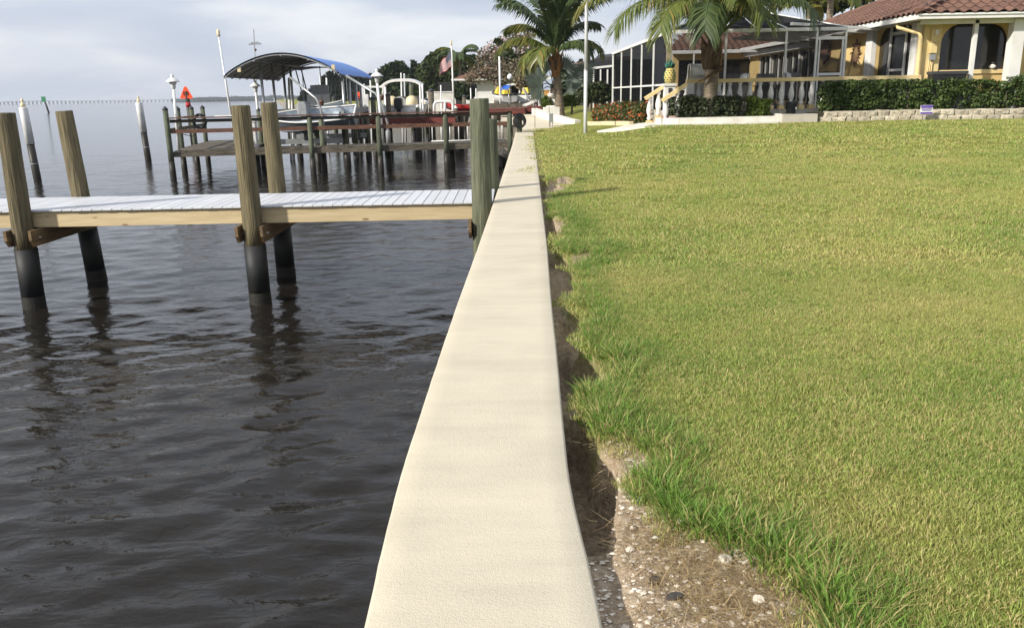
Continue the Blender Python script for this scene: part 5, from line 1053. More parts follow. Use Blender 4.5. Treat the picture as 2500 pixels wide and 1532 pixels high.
c = D(2028, 178, 30); t = thing('grill', 'covered black barbecue grill beneath the fish plaque', 'grill', (XW-.5, 32.6, FZ)); m = MB(); m.bb(XW-.85, XW-.15, 31.9, 33.3, FZ-.03, FZ+.85); m.build('cart', 'charcoal', t); V = [(XW-.88, 31.85, FZ+.86), (XW-.12, 31.85, FZ+.86), (XW-.12, 33.35, FZ+.86), (XW-.88, 33.35, FZ+.86), (XW-.75, 32.0, FZ+1.15), (XW-.2, 32.0, FZ+1.15), (XW-.2, 33.1, FZ+1.2), (XW-.75, 33.1, FZ+1.2)]; m = MB(); m.add(V, [(0, 1, 5, 4), (1, 2, 6, 5), (2, 3, 7, 6), (3, 0, 4, 7), (4, 5, 6, 7)]); m.build('cover', 'black_plastic', t)
# wall art on the side wall
def wall_pt(px, py): p = DX(px, py, XW-.05); return float(p[1]), float(p[2])
cy, cz = wall_pt(2016, 125); t = thing('fish_plaque', 'bronze fish plaque hung on the yellow lanai wall', 'plaque', (XW, cy, cz)); pr = [(.55*math.cos(q)*.9, .38*math.sin(q)) for q in np.linspace(.35, 2*math.pi-.35, 24)]
V = [(XW-.09, cy-y, cz+z) for y, z in pr]+[(XW-.02, cy-y, cz+z) for y, z in pr]; n = len(pr); m = MB(); m.add(V, [tuple(range(n)), tuple(range(2*n-1, n-1, -1))]+[(i, i+n, (i+1) % n+n, (i+1) % n) for i in range(n)]); m.build('body', 'art_bronze', t)
for nm, pts_ in (('tail', [(.40, 0), (.8, .32), (.72, 0), (.82, -.34)]), ('fin', [(-.2, .34), (.15, .52), (.25, .28)]), ('fin', [(-.1, -.34), (.12, -.52), (.22, -.28)])):
    n = len(pts_); V = [(XW-.08, cy+y, cz+z) for y, z in pts_]+[(XW-.03, cy+y, cz+z) for y, z in pts_]; m = MB(); m.add(V, [tuple(range(n)), tuple(range(2*n-1, n-1, -1))]+[(i, i+n, (i+1) % n+n, (i+1) % n) for i in range(n)]); m.build(nm, 'art_bronze', t)
cy, cz = wall_pt(2089, 130); t = thing('sun_plaque', 'metal sun face plaque with wavy rays on the yellow wall', 'plaque', (XW, cy, cz)); m = MB(); n = 20; V = [(XW-.03-.05*(1-k/3)**.5, cy+math.cos(q)*.24*(k+.01)/3, cz+math.sin(q)*.24*(k+.01)/3) for k in range(4) for q in np.linspace(0, 2*math.pi, n, endpoint=False)]; m.add(V, [(k*n+i, k*n+(i+1) % n, (k+1)*n+(i+1) % n, (k+1)*n+i) for k in range(3) for i in range(n)], True); m.build('face', 'art_sun', t)
for k in range(16):
    q = k*2*math.pi/16; L_ = .52 if k % 2 == 0 else .4; m = MB(); m.tube([(XW-.05, cy+math.cos(q+.12*math.sin(s_*7))*s_, cz+math.sin(q+.12*math.sin(s_*7))*s_) for s_ in np.linspace(.22, L_, 6)], [.03, .034, .026, .022, .016, .004], 5); m.build('ray', 'art_bronze', t)
# ------------------------------------------------------------------ front walk, planter curbs, stones, slab
wk = thing('walk', 'pale concrete garden walk leading to the pink steps', 'walk', (4, 24.9, ZG)); 
pts_ = [D(1458, 296, 27.0)[:2], D(1560, 293, 26.5)[:2], (xs0-.3, 26.2), (xs0-.3, 24.98), D(1900, 296, 24.75)[:2], D(1900, 306, 24.45)[:2], D(1600, 314, 24.4)[:2], D(1500, 306, 25.4)[:2]]
m = MB(); n = len(pts_); zz = [ground(p[0], p[1])+.05 for p in pts_]; m.add([(p[0], p[1], z_) for p, z_ in zip(pts_, zz)]+[(p[0], p[1], z_-.3) for p, z_ in zip(pts_, zz)], [tuple(range(n))]+[(i, i+n, (i+1) % n+n, (i+1) % n) for i in range(n)]); m.build('paving', 'concrete_white', wk)
pc = thing('planter_curb', 'white concrete curb around the palm bed', 'curb', (6, 24.9, ZG)); P = [(4.42, 25.05), (4.55, 24.85), (5.0, 24.78), (6.5, 24.80), (7.9, 24.84)]
for a, b_ in zip(P[:-1], P[1:]): m = MB(); m.beam((a[0], a[1], ZG+.06), (b_[0], b_[1], ZG+.06), .15, .3); m.build('curb_stone', 'concrete_white', pc)
sb = thing('step_slab', 'grey concrete landing slab between palm bed and stone planter', 'slab', (8.6, 25.2, ZG)); xa_, xb_ = dx(1905, 285, 24.9), dx(1990, 285, 24.9); m = MB(); m.bb(xa_, xb_, 24.7, YT-.225, ZG-.4, FZ-.14); m.build('landing', 'concrete_grey', sb); m = MB(); m.bb(xa_-.12, xa_-.002, 24.75, YT-.23, ZG-.4, FZ-.12); m.build('edge', 'concrete_white', sb)
m = MB(); m.bb(4.5, xa_-.13, 24.88, YT-.225, ZG-.3, ZG+.1); so_ = structure(m.build('planting_bed', 'soil'))
m = MB(); m.bb(xb_+.02, 26, 25.02, YW-.46, ZG-.3, FZ-.12); structure(m.build('planting_bed', 'soil'))
sp_ = thing('stone_planter', 'two-course planter wall of rough pale stones below the hedge', 'planter', (14, 24.9, ZG))
def stone_mesh(seed):
    r = np.random.default_rng(seed); bm = bmesh.new(); bmesh.ops.create_cube(bm, size=1); bmesh.ops.subdivide_edges(bm, edges=bm.edges[:], cuts=2, use_grid_fill=True)
    for v_ in bm.verts:
        c = v_.co; f_ = 1-.22*(abs(c.x*2)**4+abs(c.z*2)**4)/2; v_.co = Vector((c.x, c.y*(f_ if c.y < 0 else 1), c.z))*.98+Vector(r.normal(0, .03, 3)); 
    me = bpy.data.meshes.new('stone'); bm.to_mesh(me); bm.free(); me.materials.append(MATS['stone']); return me
SM = [stone_mesh(s_) for s_ in range(5)]; rs = np.random.default_rng(8)
for row in range(2):
    x = xb_+.08+row*.2
    while x < 19.5:
        w_ = .34+.09*rs.random(); o = bpy.data.objects.new('stone', SM[rs.integers(0, 5)]); col.objects.link(o); o.parent = sp_; o.location = tuple(Vector((x+w_/2, 24.9+row*.04+rs.normal(0, .012), ground(x, 24.85)+.04+row*.162))-Vector(ORG[sp_.name])); o.scale = (w_-.02, .26, .17); o.rotation_euler = (0, 0, rs.normal(0, .05)); x += w_
# sign, pot, bin in the hedge, table inside the window
c = D(2262, 268, 24.6); t = thing('yard_sign', 'small purple and white security sign stuck before the stone planter', 'sign', (c[0], 24.6, ground(c[0], 24.6))); w_ = .36; h_ = .26; m = MB(); m.box((c[0], 24.6, c[2]), (w_, .012, h_)); bd = m.build('board', 'white_paint', t); m = MB(); m.box((c[0], 24.59, c[2]+h_*.36), (w_*.98, .004, h_*.24)); m.box((c[0], 24.59, c[2]-h_*.36), (w_*.98, .004, h_*.2)); m.build('purple_band', 'purple', bd); m = MB(); m.box((c[0]+.0, 24.59, c[2]+.01), (w_*.8, .004, .018)); m.box((c[0], 24.59, c[2]+.045), (w_*.8, .004, .018)); m.box((c[0], 24.59, c[2]-.025), (w_*.7, .004, .014)); m.build('print_line', 'purple', bd)
m = MB(); m.cyl((c[0], 24.615, c[2]-.05), (c[0], 24.615, ground(c[0], 24.6)-.1), .012, n=6); m.build('stake', 'grey_metal', t)
c = D(1931, 268, 25.35); t = thing('flower_pot', 'black plastic nursery pot with a white sticker by the balusters', 'pot', (c[0], 25.35, FZ-.14)); m = MB(); m.lathe([(.13, 0), (.16, .30), (.185, .31), (.185, .35), (.16, .352)], (c[0], 25.35, FZ-.139), 14); po = m.build('pot_wall', 'pot', t); m = MB(); m.box((float(c[0])+.10, 25.2, FZ+.02), (.05, .01, .06)); m.build('sticker', 'white_paint', po)
c0, c1 = dx(2268, 178, 25.6), dx(2350, 178, 25.6); t = thing('storage_bin', 'black wheeled storage bin behind the hedge', 'bin', ((c0+c1)/2, 25.62, FZ)); m = MB(); m.bb(c0, c1, 25.35, 25.65, FZ-.13, dz(2300, 182, 25.6)); m.build('body', 'black_plastic', t); z_ = dz(2300, 182, 25.6); m = MB(); m.bb(c0-.03, c1+.03, 25.32, 25.68, z_+.001, z_+.09); m.build('lid', 'charcoal', t)
c = D(2440, 172, 25.7); t = thing('bird_ornament', 'small dark bird ornament on the yellow window sill', 'ornament', (c[0]-.02, YW-.03, o1[2])); m = MB(); m.lathe([(.01, 0), (.09, .03), (.11, .09), (.05, .14), (.01, .15)], (float(c[0])-.02, YW-.03, o1[2]+.001), 10); m.build('body', 'concrete_white', t); m = MB(); m.lathe([(.01, 0), (.07, .01), (.06, .04), (.01, .06)], (float(c[0])-.02, YW-.03, o1[2]+.152), 10); m.build('head', 'charcoal', t)
# flagpole on our lawn
gx_, gy_ = 2.52, 27.8; zz0 = ground(gx_, gy_); t = thing('flagpole', 'tall bare silver flagpole standing on the lawn', 'flagpole', (gx_, gy_, zz0))
a = D(1429, 323, gy_); b_ = D(1432, 0, gy_); k = (b_-a)/(b_[2]-a[2]); Pf = lambda z: tuple(np.array([a[0], gy_, 0])+k*(z-a[2])*np.array([1, 0, 0])+np.array([0, 0, z]))
zs_ = [zz0-.3, 2.3, 2.3, 4.6, 4.6, 7.5]; m = MB(); m.tube([Pf(zz0-.3), Pf(2.2)], .062, 12); m.build('lower_tube', 'pole_silver', t); m = MB(); m.tube([Pf(2.2), Pf(2.24)], .068, 12); m.build('collar', 'alu', t); m = MB(); m.tube([Pf(2.24), Pf(4.9)], .054, 12); m.build('middle_tube', 'pole_silver', t); m = MB(); m.tube([Pf(4.9), Pf(7.6)], .045, 12); m.build('upper_tube', 'pole_silver', t); m = MB(); m.lathe([(.03, 0), (.08, .08), (.01, .16)], Pf(7.6), 10); m.build('ball', 'boat_cream', t)
# ================================================================== VEGETATION
def leaf_cloud(blobs, n, size, seed, surf=.5, flat=.0, elong=1.5):
    r = np.random.default_rng(seed); b_ = np.array(blobs, float); vol = b_[:, 3]*b_[:, 4]*b_[:, 5]; pick = r.choice(len(b_), n, p=(vol**.67)/(vol**.67).sum()); B = b_[pick]
    d = r.normal(size=(n, 3)); d /= np.linalg.norm(d, axis=1)[:, None]; rad = r.random(n)**surf*(.82+.36*r.random(n)); c = B[:, :3]+d*B[:, 3:6]*rad[:, None]
    nn = d*.6+r.normal(size=(n, 3))*.7; nn[:, 2] += .3; nn /= np.linalg.norm(nn, axis=1)[:, None]; t = np.cross(nn, r.normal(size=(n, 3))); t /= np.linalg.norm(t, axis=1)[:, None]+1e-9; s = np.cross(nn, t)
    sz = size*(.6+.8*r.random(n))[:, None]; V = np.stack([c-t*sz*elong/2, c+s*sz*.5, c+t*sz*elong/2, c-s*sz*.5], 1).reshape(-1, 3); o = np.arange(n)*4; return V, np.stack([o, o+1, o+2, o+3], 1)
def limbs(m, base, tips, r0, seed=0, wob=.12):
    r = np.random.default_rng(seed); base = np.array(base, float)
    for tp in tips:
        tp = np.array(tp, float); n = 6; L_ = np.linalg.norm(tp-base); P = [base+(tp-base)*q+r.normal(0, wob*L_*.18, 3)*math.sin(q*3.14)+np.array([0, 0, .12*L_])*math.sin(q*3.14) for q in np.linspace(0, 1, n)]; m.tube(P, list(np.linspace(r0, r0*.25, n)), 6)
def tree(name, label, base, trunk_h, r0, blobs, n, size, mat, seed, group=None, surf=.5, bark='bark', cat='tree', elong=1.5):
    t = thing(name, label, cat, base, group); b0 = np.array(base, float); m = MB(); top = b0+np.array([.05, 0, trunk_h]); m.tube([b0-np.array([0, 0, .3]), b0+np.array([.03, 0, trunk_h*.4]), top], [r0*1.25, r0, r0*.8], 9); limbs(m, top-np.array([0, 0, .15]), [np.array(b_[:3])+np.array([0, 0, .25])*b_[5] for b_ in blobs], r0*.55, seed); m.build('trunk', bark, t)
    V, Fc = leaf_cloud(blobs, n, size, seed, surf, elong=elong); np_obj('crown', V, Fc, mat, t, False); return t
def px_blob(px, py, Y, wpx, hpx, dep=None):
    c = D(px, py, Y); s = Y*1.03/FPX; return (c[0], Y, c[2], wpx/2*s, (dep or wpx*s*.5)*.5 if dep is None else dep/2, hpx/2*s)
def px_tree(name, label, basepx, Y, blobs_px, n, size, mat, seed, r0=.3, group=None, surf=.45, zb=None, cat='tree', **k):
    bl_ = [px_blob(a, b_, Y+(o[0] if o else 0), w, h) for a, b_, w, h, *o in blobs_px]; zmin = min(b_[2]-b_[5]*.2 for b_ in bl_); c = D(basepx, 230, Y); x = float(c[0]); z = ground(x, Y) if zb is None else zb
    return tree(name, label, (x, Y, z), max(.4, zmin-z), r0, bl_, n, size, mat, seed, group, surf, cat=cat, **k)
# ---- far trees
G_ = 'trees on the far side of the lift basin'
px_tree('tree', 'dark rounded tree behind the white lamp post', 962, 130, [(945, 200, 60, 60), (975, 190, 55, 62), (960, 180, 50, 40), (1000, 205, 40, 50), (935, 215, 40, 40), (965, 222, 90, 34)], 9000, .75, 'tree_leaf', 1, .5, G_)
px_tree('tree', 'tall olive green tree left of the hanging flag', 1068, 110, [(1050, 185, 62, 70), (1080, 160, 64, 62), (1100, 190, 50, 70), (1062, 150, 40, 34), (1040, 215, 50, 50), (1090, 220, 60, 40)], 11000, .62, 'tree_leaf_mid', 2, .5, G_)
px_tree('tree', 'dark tree behind the brown-roofed house', 1140, 108, [(1130, 165, 50, 46), (1155, 160, 40, 40), (1120, 190, 50, 50), (1145, 195, 50, 50)], 6000, .6, 'tree_leaf', 3, .45, G_)
px_tree('tree', 'low dark tree beside the slender conifer', 1018, 125, [(1010, 210, 44, 44), (1035, 222, 40, 34), (1005, 225, 50, 30)], 4000, .7, 'tree_leaf', 9, .4, G_)
for k, (px, top, w) in enumerate([(1011, 152, 18), (792, 190, 20), (806, 178, 20), (822, 184, 18), (838, 192, 20), (856, 186, 20), (874, 182, 22), (892, 188, 22), (908, 184, 24), (778, 212, 22), (762, 222, 22), (745, 226, 22)]):
    Y = 190 if k else 122; h = 244-top; s = Y*1.03/FPX
    bl_ = [(px, top+h*q, w*(.35+.9*q), h*.30) for q in (.12, .3, .48, .66, .84)]
    px_tree('conifer', 'slender dark conifer rising between the round trees' if k == 0 else 'dark casuarina pine in the row beyond the boat lifts', px, Y, bl_, 1500, 1.0 if k else .6, 'pine_leaf', 20+k, .3, 'dark pines beyond the boat lifts', .7, zb=-.3)
px_tree('shrub', 'round clipped dark green shrub at the brown-roofed house', 1131, 66, [(1131, 222, 40, 34), (1120, 228, 24, 24), (1142, 228, 26, 24)], 3500, .22, 'tree_leaf', 41, .1, None, .3, cat='shrub')
px_tree('tree', 'wide airy tree with brown thinning leaves before the brown-roofed house', 1212, 62, [(1170, 180, 70, 46), (1205, 160, 80, 60), (1240, 175, 70, 56), (1150, 195, 44, 26), (1265, 170, 50, 60), (1215, 190, 60, 40), (1185, 140, 50, 40)], 3800, .10, 'tree_leaf_brown', 42, .22, None, .75)
px_tree('tree', 'tall sparse tree with pale blossoms above the brown tree', 1255, 72, [(1200, 130, 60, 50), (1230, 110, 60, 50), (1262, 95, 60, 44), (1285, 120, 60, 60), (1235, 150, 70, 50), (1290, 90, 40, 30)], 2400, .17, 'flower_pink', 43, .25, None, .9)
px_tree('tree', 'leafy green tree standing right of the tall sparse tree', 1270, 66, [(1270, 170, 56, 60), (1290, 195, 54, 50), (1255, 200, 44, 40), (1300, 150, 50, 60), (1215, 100, 16, 12), (1235, 150, 50, 60)], 6000, .24, 'tree_leaf_mid', 44, .25, None, .6)
px_tree('tree', 'rust leaved small tree beneath the leaning palm frond', 1285, 54, [(1285, 190, 40, 44), (1300, 175, 34, 40), (1275, 205, 30, 24)], 2600, .2, 'tree_leaf_brown', 45, .15, None, .6)
px_tree('shrub', 'dark hedge bush beside the screened porch', 1440, 43, [(1440, 228, 60, 40), (1462, 224, 50, 44), (1425, 236, 36, 28), (1478, 228, 40, 36)], 5000, .13, 'bush_leaf', 46, .08, None, .4, cat='shrub')
px_tree('shrub', 'clipped yellow green hedge behind the coconut palm', 1395, 46.5, [(1385, 246, 26, 24), (1402, 246, 26, 24), (1373, 250, 20, 20)], 2600, .11, 'lime_leaf', 47, .06, None, .35, cat='shrub')
px_tree('shrub', 'yellow leaved bush beside the white fountain', 1333, 46, [(1333, 250, 20, 26), (1340, 256, 16, 16)], 1500, .10, 'lime_leaf', 48, .05, None, .5, cat='shrub')
px_tree('shrub', 'red leaved bush on the far lawn behind the lifts', 1070, 70, [(1068, 232, 16, 14), (1075, 235, 12, 10)], 900, .16, 'red_leaf', 49, .05, None, .5, cat='shrub')
px_tree('tree', 'shadowy tree mass behind the screened porch', 1400, 64, [(1390, 200, 50, 70), (1420, 190, 50, 70), (1440, 200, 50, 70), (1370, 215, 40, 40)], 5000, .3, 'tree_leaf', 50, .2, None, .5)
px_tree('tree', 'dark leafy tree behind the tiled roof', 2075, 52, [(2030, -10, 110, 70), (2100, -30, 120, 60), (1960, -25, 90, 60)], 5000, .3, 'tree_leaf', 51, .25, None, .5)
# ---- palms
def frond(t, base, az, el, L_, droop, mat, seed, lw=.62, roll=0., nl=110, wm=.7):
    r = np.random.default_rng(seed); n = 16; P = []; p = np.array(base, float); e_ = el; ds = L_/(n-1); P.append(p.copy())
    for i in range(n-1):
        d = np.array([math.cos(az)*math.cos(e_), math.sin(az)*math.cos(e_), math.sin(e_)]); p = p+d*ds; P.append(p.copy()); e_ -= droop/(n-1)*(.45+1.5*(i/n)**1.0)
    P = np.array(P); m = MB(); m.tube([tuple(q) for q in P], list(np.linspace(.055, .008, n)), 6); o = m.build('frond', mat if mat != 'palm_leaf' else 'palm_leaf', t)
    V = []; Fc = []
    for i in range(nl*2):
        s_ = .16+.84*(i//2)/nl; sd_ = 1 if i % 2 else -1; k = s_*(n-1); a = int(min(k, n-2)); fr_ = k-a; q = P[a]*(1-fr_)+P[a+1]*fr_; tg = P[a+1]-P[a]; tg /= np.linalg.norm(tg); side = np.cross(tg, [0, 0, 1]); side /= np.linalg.norm(side)+1e-9; up = np.cross(side, tg)
        ll = lw*(math.sin(math.pi*min(1, (s_-.10)*.98))**.55)*(.88+.24*r.random())+.05; d = side*sd_*(.80+roll*sd_)+tg*(.45+.35*s_)+up*(.10+.12*r.normal()); d /= np.linalg.norm(d); w = (.022+.012*r.random())*wm; g1 = q+d*ll*.5+np.array([0, 0, -.16*ll]); d2_ = d*.75+np.array([0, 0, -.85-.45*r.random()]); g2 = g1+d2_/np.linalg.norm(d2_)*ll*.55; wd = np.cross(d, up); wd /= np.linalg.norm(wd)+1e-9
        o_ = len(V); V += [q-wd*w*.6, q+wd*w*.6, g1-wd*w, g1+wd*w, g2]; Fc += [(o_, o_+1, o_+3), (o_, o_+3, o_+2), (o_+2, o_+3, o_+4)]
    np_obj('leaflets', np.array(V), Fc, mat, o, False); return o
def palm_trunk(t, base, top, r0, r1, rings, mat='bark_palm', lean=(0, 0)):
    n = rings*3; P = []; rr = []
    for i in range(n+1):
        q = i/n; P.append((base[0]+(top[0]-base[0])*q**1.3, base[1]+(top[1]-base[1])*q, base[2]+(top[2]-base[2])*q)); k = [1.0, 1.05, .96][i % 3]; rr.append((r0+(r1-r0)*q)*k*(1+.25*max(0, 1-q*7)))
    m = MB(); m.tube(P, rr, 14); return m.build('trunk', mat, t)
YP = 25.35; bx0_ = dx(1733, 235, YP); zc = dz(1742, 105, YP); xc = dx(1744, 105, YP)
pt = thing('palm_tree', 'coconut palm with ringed trunk and arching fronds before the pool cage', 'palm', (bx0_, YP, ZG+.1)); palm_trunk(pt, (bx0_, YP, ZG), (dx(1738, 165, YP), YP, dz(1738, 165, YP)), .225, .205, 13)
m = MB(); z0 = dz(1738, 172, YP); m.tube([(dx(1738, 165, YP), YP, z0), (xc-.02, YP, (z0+zc)/2), (xc, YP, zc), (xc+.02, YP, zc+.7), (xc+.03, YP, zc+1.3)], [.215, .24, .20, .14, .06], 12); m.build('fibre_sheath', 'bark_fibre', pt)
r = np.random.default_rng(4)
for k in range(12):
    q = k*2.1+.3; zz = z0+(zc-z0)*(k/14); x, y = xc-.05, YP; m = MB(); a = (x+math.cos(q)*.17, y+math.sin(q)*.17, zz); b_ = (x+math.cos(q)*.28, y+math.sin(q)*.28, zz+.22); c = (x+math.cos(q+.25)*.33, y+math.sin(q+.25)*.33, zz+.42); m.tube([a, b_, c], [.10, .07, .012], 6); m.build('leaf_boot', 'husk' if k % 3 == 0 else 'bark_fibre', pt)
a_, b_ = D(1700, 202, YP-.25), D(1762, 165, YP-.25); m = MB(); m.tube([a_, (a_+b_)/2+np.array([0, -.03, -.03]), b_], [.006, .05, .09], 6); m.build('dry_boot', 'bark_fibre', pt)
FR_ = [(180, 54, 4.8, 1.85, 'palm_leaf_yellow'), (164, 64, 4.8, 1.5, 'palm_leaf'), (192, 62, 4.6, 1.6, 'palm_leaf_yellow'), (205, 46, 4.0, 1.9, 'palm_leaf'), (225, 52, 3.4, 2.3, 'palm_leaf'), (250, 56, 3.0, 2.5, 'palm_leaf_dark'), (-2, 44, 4.8, 1.2, 'palm_leaf'), (-15, 58, 4.6, 1.5, 'palm_leaf'), (14, 56, 4.6, 1.4, 'palm_leaf'), (-38, 52, 3.6, 2.2, 'palm_leaf_dark'), (-70, 58, 3.0, 2.4, 'palm_leaf'), (270, 66, 3.4, 2.2, 'palm_leaf'), (40, 60, 4.2, 1.5, 'palm_leaf_dark'), (75, 66, 4.0, 1.3, 'palm_leaf_dark'), (110, 66, 4.2, 1.3, 'palm_leaf'), (138, 58, 4.6, 1.5, 'palm_leaf_dark'), (150, 78, 4.4, 1.0, 'palm_leaf'), (330, 78, 4.4, 1.0, 'palm_leaf'), (215, 74, 4.2, 1.4, 'palm_leaf'), (300, 72, 3.8, 1.9, 'palm_leaf_yellow')]  # left fronds use the yellow leaf: their sunlit tone is put into the colour
for k, (az, el, L_, dr_, mt) in enumerate(FR_): frond(pt, (xc+math.cos(R_(az))*.1, YP+math.sin(R_(az))*.1, zc+.05+.02*k), R_(az), R_(el), L_, dr_, mt, 60+k, .86)
YQ = 45.; bx1 = dx(1369, 268, YQ); zb1 = ground(bx1, YQ); zc1 = dz(1355, 152, YQ); xc1 = dx(1357, 152, YQ)
p2_ = thing('palm_tree', 'young coconut palm with upright dark fronds behind the bare flagpole', 'palm', (bx1, YQ, zb1)); palm_trunk(p2_, (bx1, YQ, zb1-.2), (xc1, YQ, zc1-.5), .25, .19, 9)
m = MB(); m.tube([(xc1, YQ, zc1-.75), (xc1, YQ, zc1-.2), (xc1, YQ, zc1+.4), (xc1, YQ, zc1+1.4)], [.22, .27, .2, .05], 10); m.build('fibre_sheath', 'husk', p2_)
for k in range(9): q = k*2.3; m = MB(); m.tube([(xc1+math.cos(q)*.18, YQ+math.sin(q)*.18, zc1-.5+.07*k), (xc1+math.cos(q)*.34, YQ+math.sin(q)*.34, zc1-.2+.07*k), (xc1+math.cos(q)*.4, YQ+math.sin(q)*.4, zc1+.05+.07*k)], [.1, .07, .01], 6); m.build('leaf_boot', 'husk' if k % 2 else 'bark_fibre', p2_)
F2 = [(95, 82, 5.2, .5, 'palm_leaf_dark'), (70, 76, 5.0, .8, 'palm_leaf_dark'), (130, 74, 5.0, .95, 'palm_leaf_dark'), (165, 72, 4.6, 1.1, 'palm_leaf_dark'), (200, 70, 4.4, 1.3, 'palm_leaf_dark'), (10, 76, 4.6, .75, 'palm_leaf'), (-20, 72, 4.2, 1.1, 'palm_leaf_dark'), (-60, 70, 4.6, 1.1, 'palm_leaf_dark'), (250, 72, 4.6, 1.1, 'palm_leaf_dark'), (285, 80, 4.8, .8, 'palm_leaf_dark'), (178, 46, 3.7, 1.9, 'palm_leaf'), (205, 34, 2.6, 2.3, 'palm_leaf'), (235, 40, 2.4, 2.4, 'palm_leaf'), (5, 46, 3.0, 2.0, 'palm_leaf'), (-35, 48, 2.6, 2.2, 'palm_leaf_dark'), (150, 60, 3.8, 1.6, 'palm_leaf'), (30, 62, 3.6, 1.5, 'palm_leaf_dark')]
for k, (az, el, L_, dr_, mt) in enumerate(F2): frond(p2_, (xc1, YQ, zc1+.15+.015*k), R_(az), R_(el), L_, dr_, mt, 90+k, .9, nl=64, wm=2.1)
def back_palm(label, px, py, Y, seed, mat, L_=2.8, n=13, el=(10, 75), group=None, base=None):
    c = D(px, py, Y); g_ = ground(c[0], Y); t = thing('palm_tree', label, 'palm', (c[0], Y, g_), group); palm_trunk(t, (float(c[0]), Y, g_-.3), (float(c[0]), Y, float(c[2])), .2, .14, 10); r = np.random.default_rng(seed)
    for k in range(n): frond(t, tuple(c), k*2.4+r.random()*.4, R_(el[0]+(el[1]-el[0])*r.random()), L_*(.85+.3*r.random()), 1.5+.5*r.random(), mat if k % 3 else 'palm_leaf', seed*31+k, .6, nl=34, wm=max(1.5, Y/22))
back_palm('yellow green palm crown behind the cage roof', 1975, 12, 47, 5, 'palm_leaf_yellow', 2.6, 16); back_palm('palm crown showing above the brown tiles', 2030, -20, 44, 6, 'palm_leaf', 2.6, 13)
back_palm('slim dark palm standing behind the hanging flag', 1122, 138, 100, 8, 'palm_leaf_dark', 3.0, 14, (-5, 70))
# silver fan palm
c = D(1352, 215, 48.5); fz = ground(c[0], 48.5); t = thing('fan_palm', 'silvery fan palm spreading behind the coconut palm trunk', 'palm', (c[0], 48.5, fz)); palm_trunk(t, (float(c[0]), 48.5, fz-.2), (float(c[0]), 48.5, float(c[2])), .26, .2, 5)
for k, (px, py, tilt) in enumerate([(1308, 190, 150), (1322, 205, 165), (1398, 195, 25), (1408, 210, 5), (1340, 172, 110), (1375, 165, 75), (1385, 220, -15), (1318, 222, 195), (1425, 178, 35)]):
    h = D(px, py, 48.2-.25*(k % 3)); m = MB(); m.tube([c, (c+h)/2+np.array([0, 0, .15]), h], [.035, .03, .02], 6); lf = m.build('fan_leaf', 'fan_leaf', t); V = []; Fc = []; a0 = R_(tilt)
    for i in range(26):
        q = a0+(i-12.5)/12.5*R_(118); L2 = .80*(1-.18*abs(i-12.5)/12.5); yy = .25*((i % 2)-.5)+.25*math.cos((i-12.5)*.2); e1 = np.array([math.cos(q)*L2, -.3+yy*.5, math.sin(q)*L2]); w = np.array([-math.sin(q), .15, math.cos(q)])*.045; o_ = len(V); V += [h, h+e1*.6-w, h+e1*.6+w, h+e1]; Fc += [(o_, o_+1, o_+2), (o_+1, o_+3, o_+2)]
    np_obj('segments', np.array(V), Fc, 'fan_leaf', lf, False)
# ---- shrubs round the terrace
def shrub(name, label, x0, x1, y0, y1, z0, z1, n, size, mat, seed, stems=5, lump=5, group=None, surf=.4, round_=False):
    t = thing(name, label, 'shrub', ((x0+x1)/2, (y0+y1)/2, z0), group); r = np.random.default_rng(seed); bl_ = []
    for i in range(lump):
        for j in range(3):
            bl_.append((x0+(x1-x0)*(i+.5)/lump+r.normal(0, .05), (y0+y1)/2+r.normal(0, .05), z0+(z1-z0)*(.22+.3*j)+r.normal(0, .03), (x1-x0)/lump*.72*(1+.2*r.random()), (y1-y0)*.5, (z1-z0)*.24))
    V, Fc = leaf_cloud(bl_, n, size, seed, surf)
    top_ = z1-.16+.30*fbm(V[:, 0]*2.2+seed, V[:, 1], 7); k = (V[:, 2] < top_).reshape(-1, 4).all(1); V = V.reshape(-1, 4, 3)[k].reshape(-1, 3); o = np.arange(k.sum())*4; Fc = np.stack([o, o+1, o+2, o+3], 1)
    np_obj('foliage', V, Fc, mat, t, False); m = MB()
    for i in range(stems): x = x0+(x1-x0)*(i+.5)/stems+r.normal(0, .03); y = (y0+y1)/2+r.normal(0, .05); m.tube([(x, y, z0-.1), (x+r.normal(0, .06), y+r.normal(0, .04), z0+(z1-z0)*.5), (x+r.normal(0, .12), y, z0+(z1-z0)*.9)], [.02, .015, .006], 5)
    m.build('stem', 'bark', t); return t
shrub('shrub', 'dense dark rounded shrub clipped round the palm trunk', dx(1632, 260, 25.2), dx(1803, 260, 25.2), 24.95, 25.6, ZG+.05, dz(1720, 232, 25.2), 9500, .055, 'bush_leaf', 1, 8, 7)
shrub('shrub', 'small lime green bush at the foot of the balusters', dx(1822, 260, 25.2), dx(1880, 260, 25.2), 25.0, 25.5, ZG+.08, dz(1850, 234, 25.2), 2600, .055, 'lime_leaf', 2, 4, 3)
HB = [(2006, 2150, 190, 6500, 'broad dark hedge shrub covering the end of the balustrade'), (2154, 2206, 190, 1700, 'thin gappy hedge shrub with white balusters showing through'), (2212, 2268, 192, 2600, 'narrow hedge shrub below the yellow downspout'), (2270, 2366, 188, 4600, 'dense hedge shrub in front of the black bin'), (2370, 2418, 190, 1700, 'slim hedge shrub before the white porch post'), (2420, 2468, 192, 1600, 'open hedge shrub below the yellow window sill'), (2472, 2540, 176, 2800, 'tallest hedge shrub at the far white porch post')]
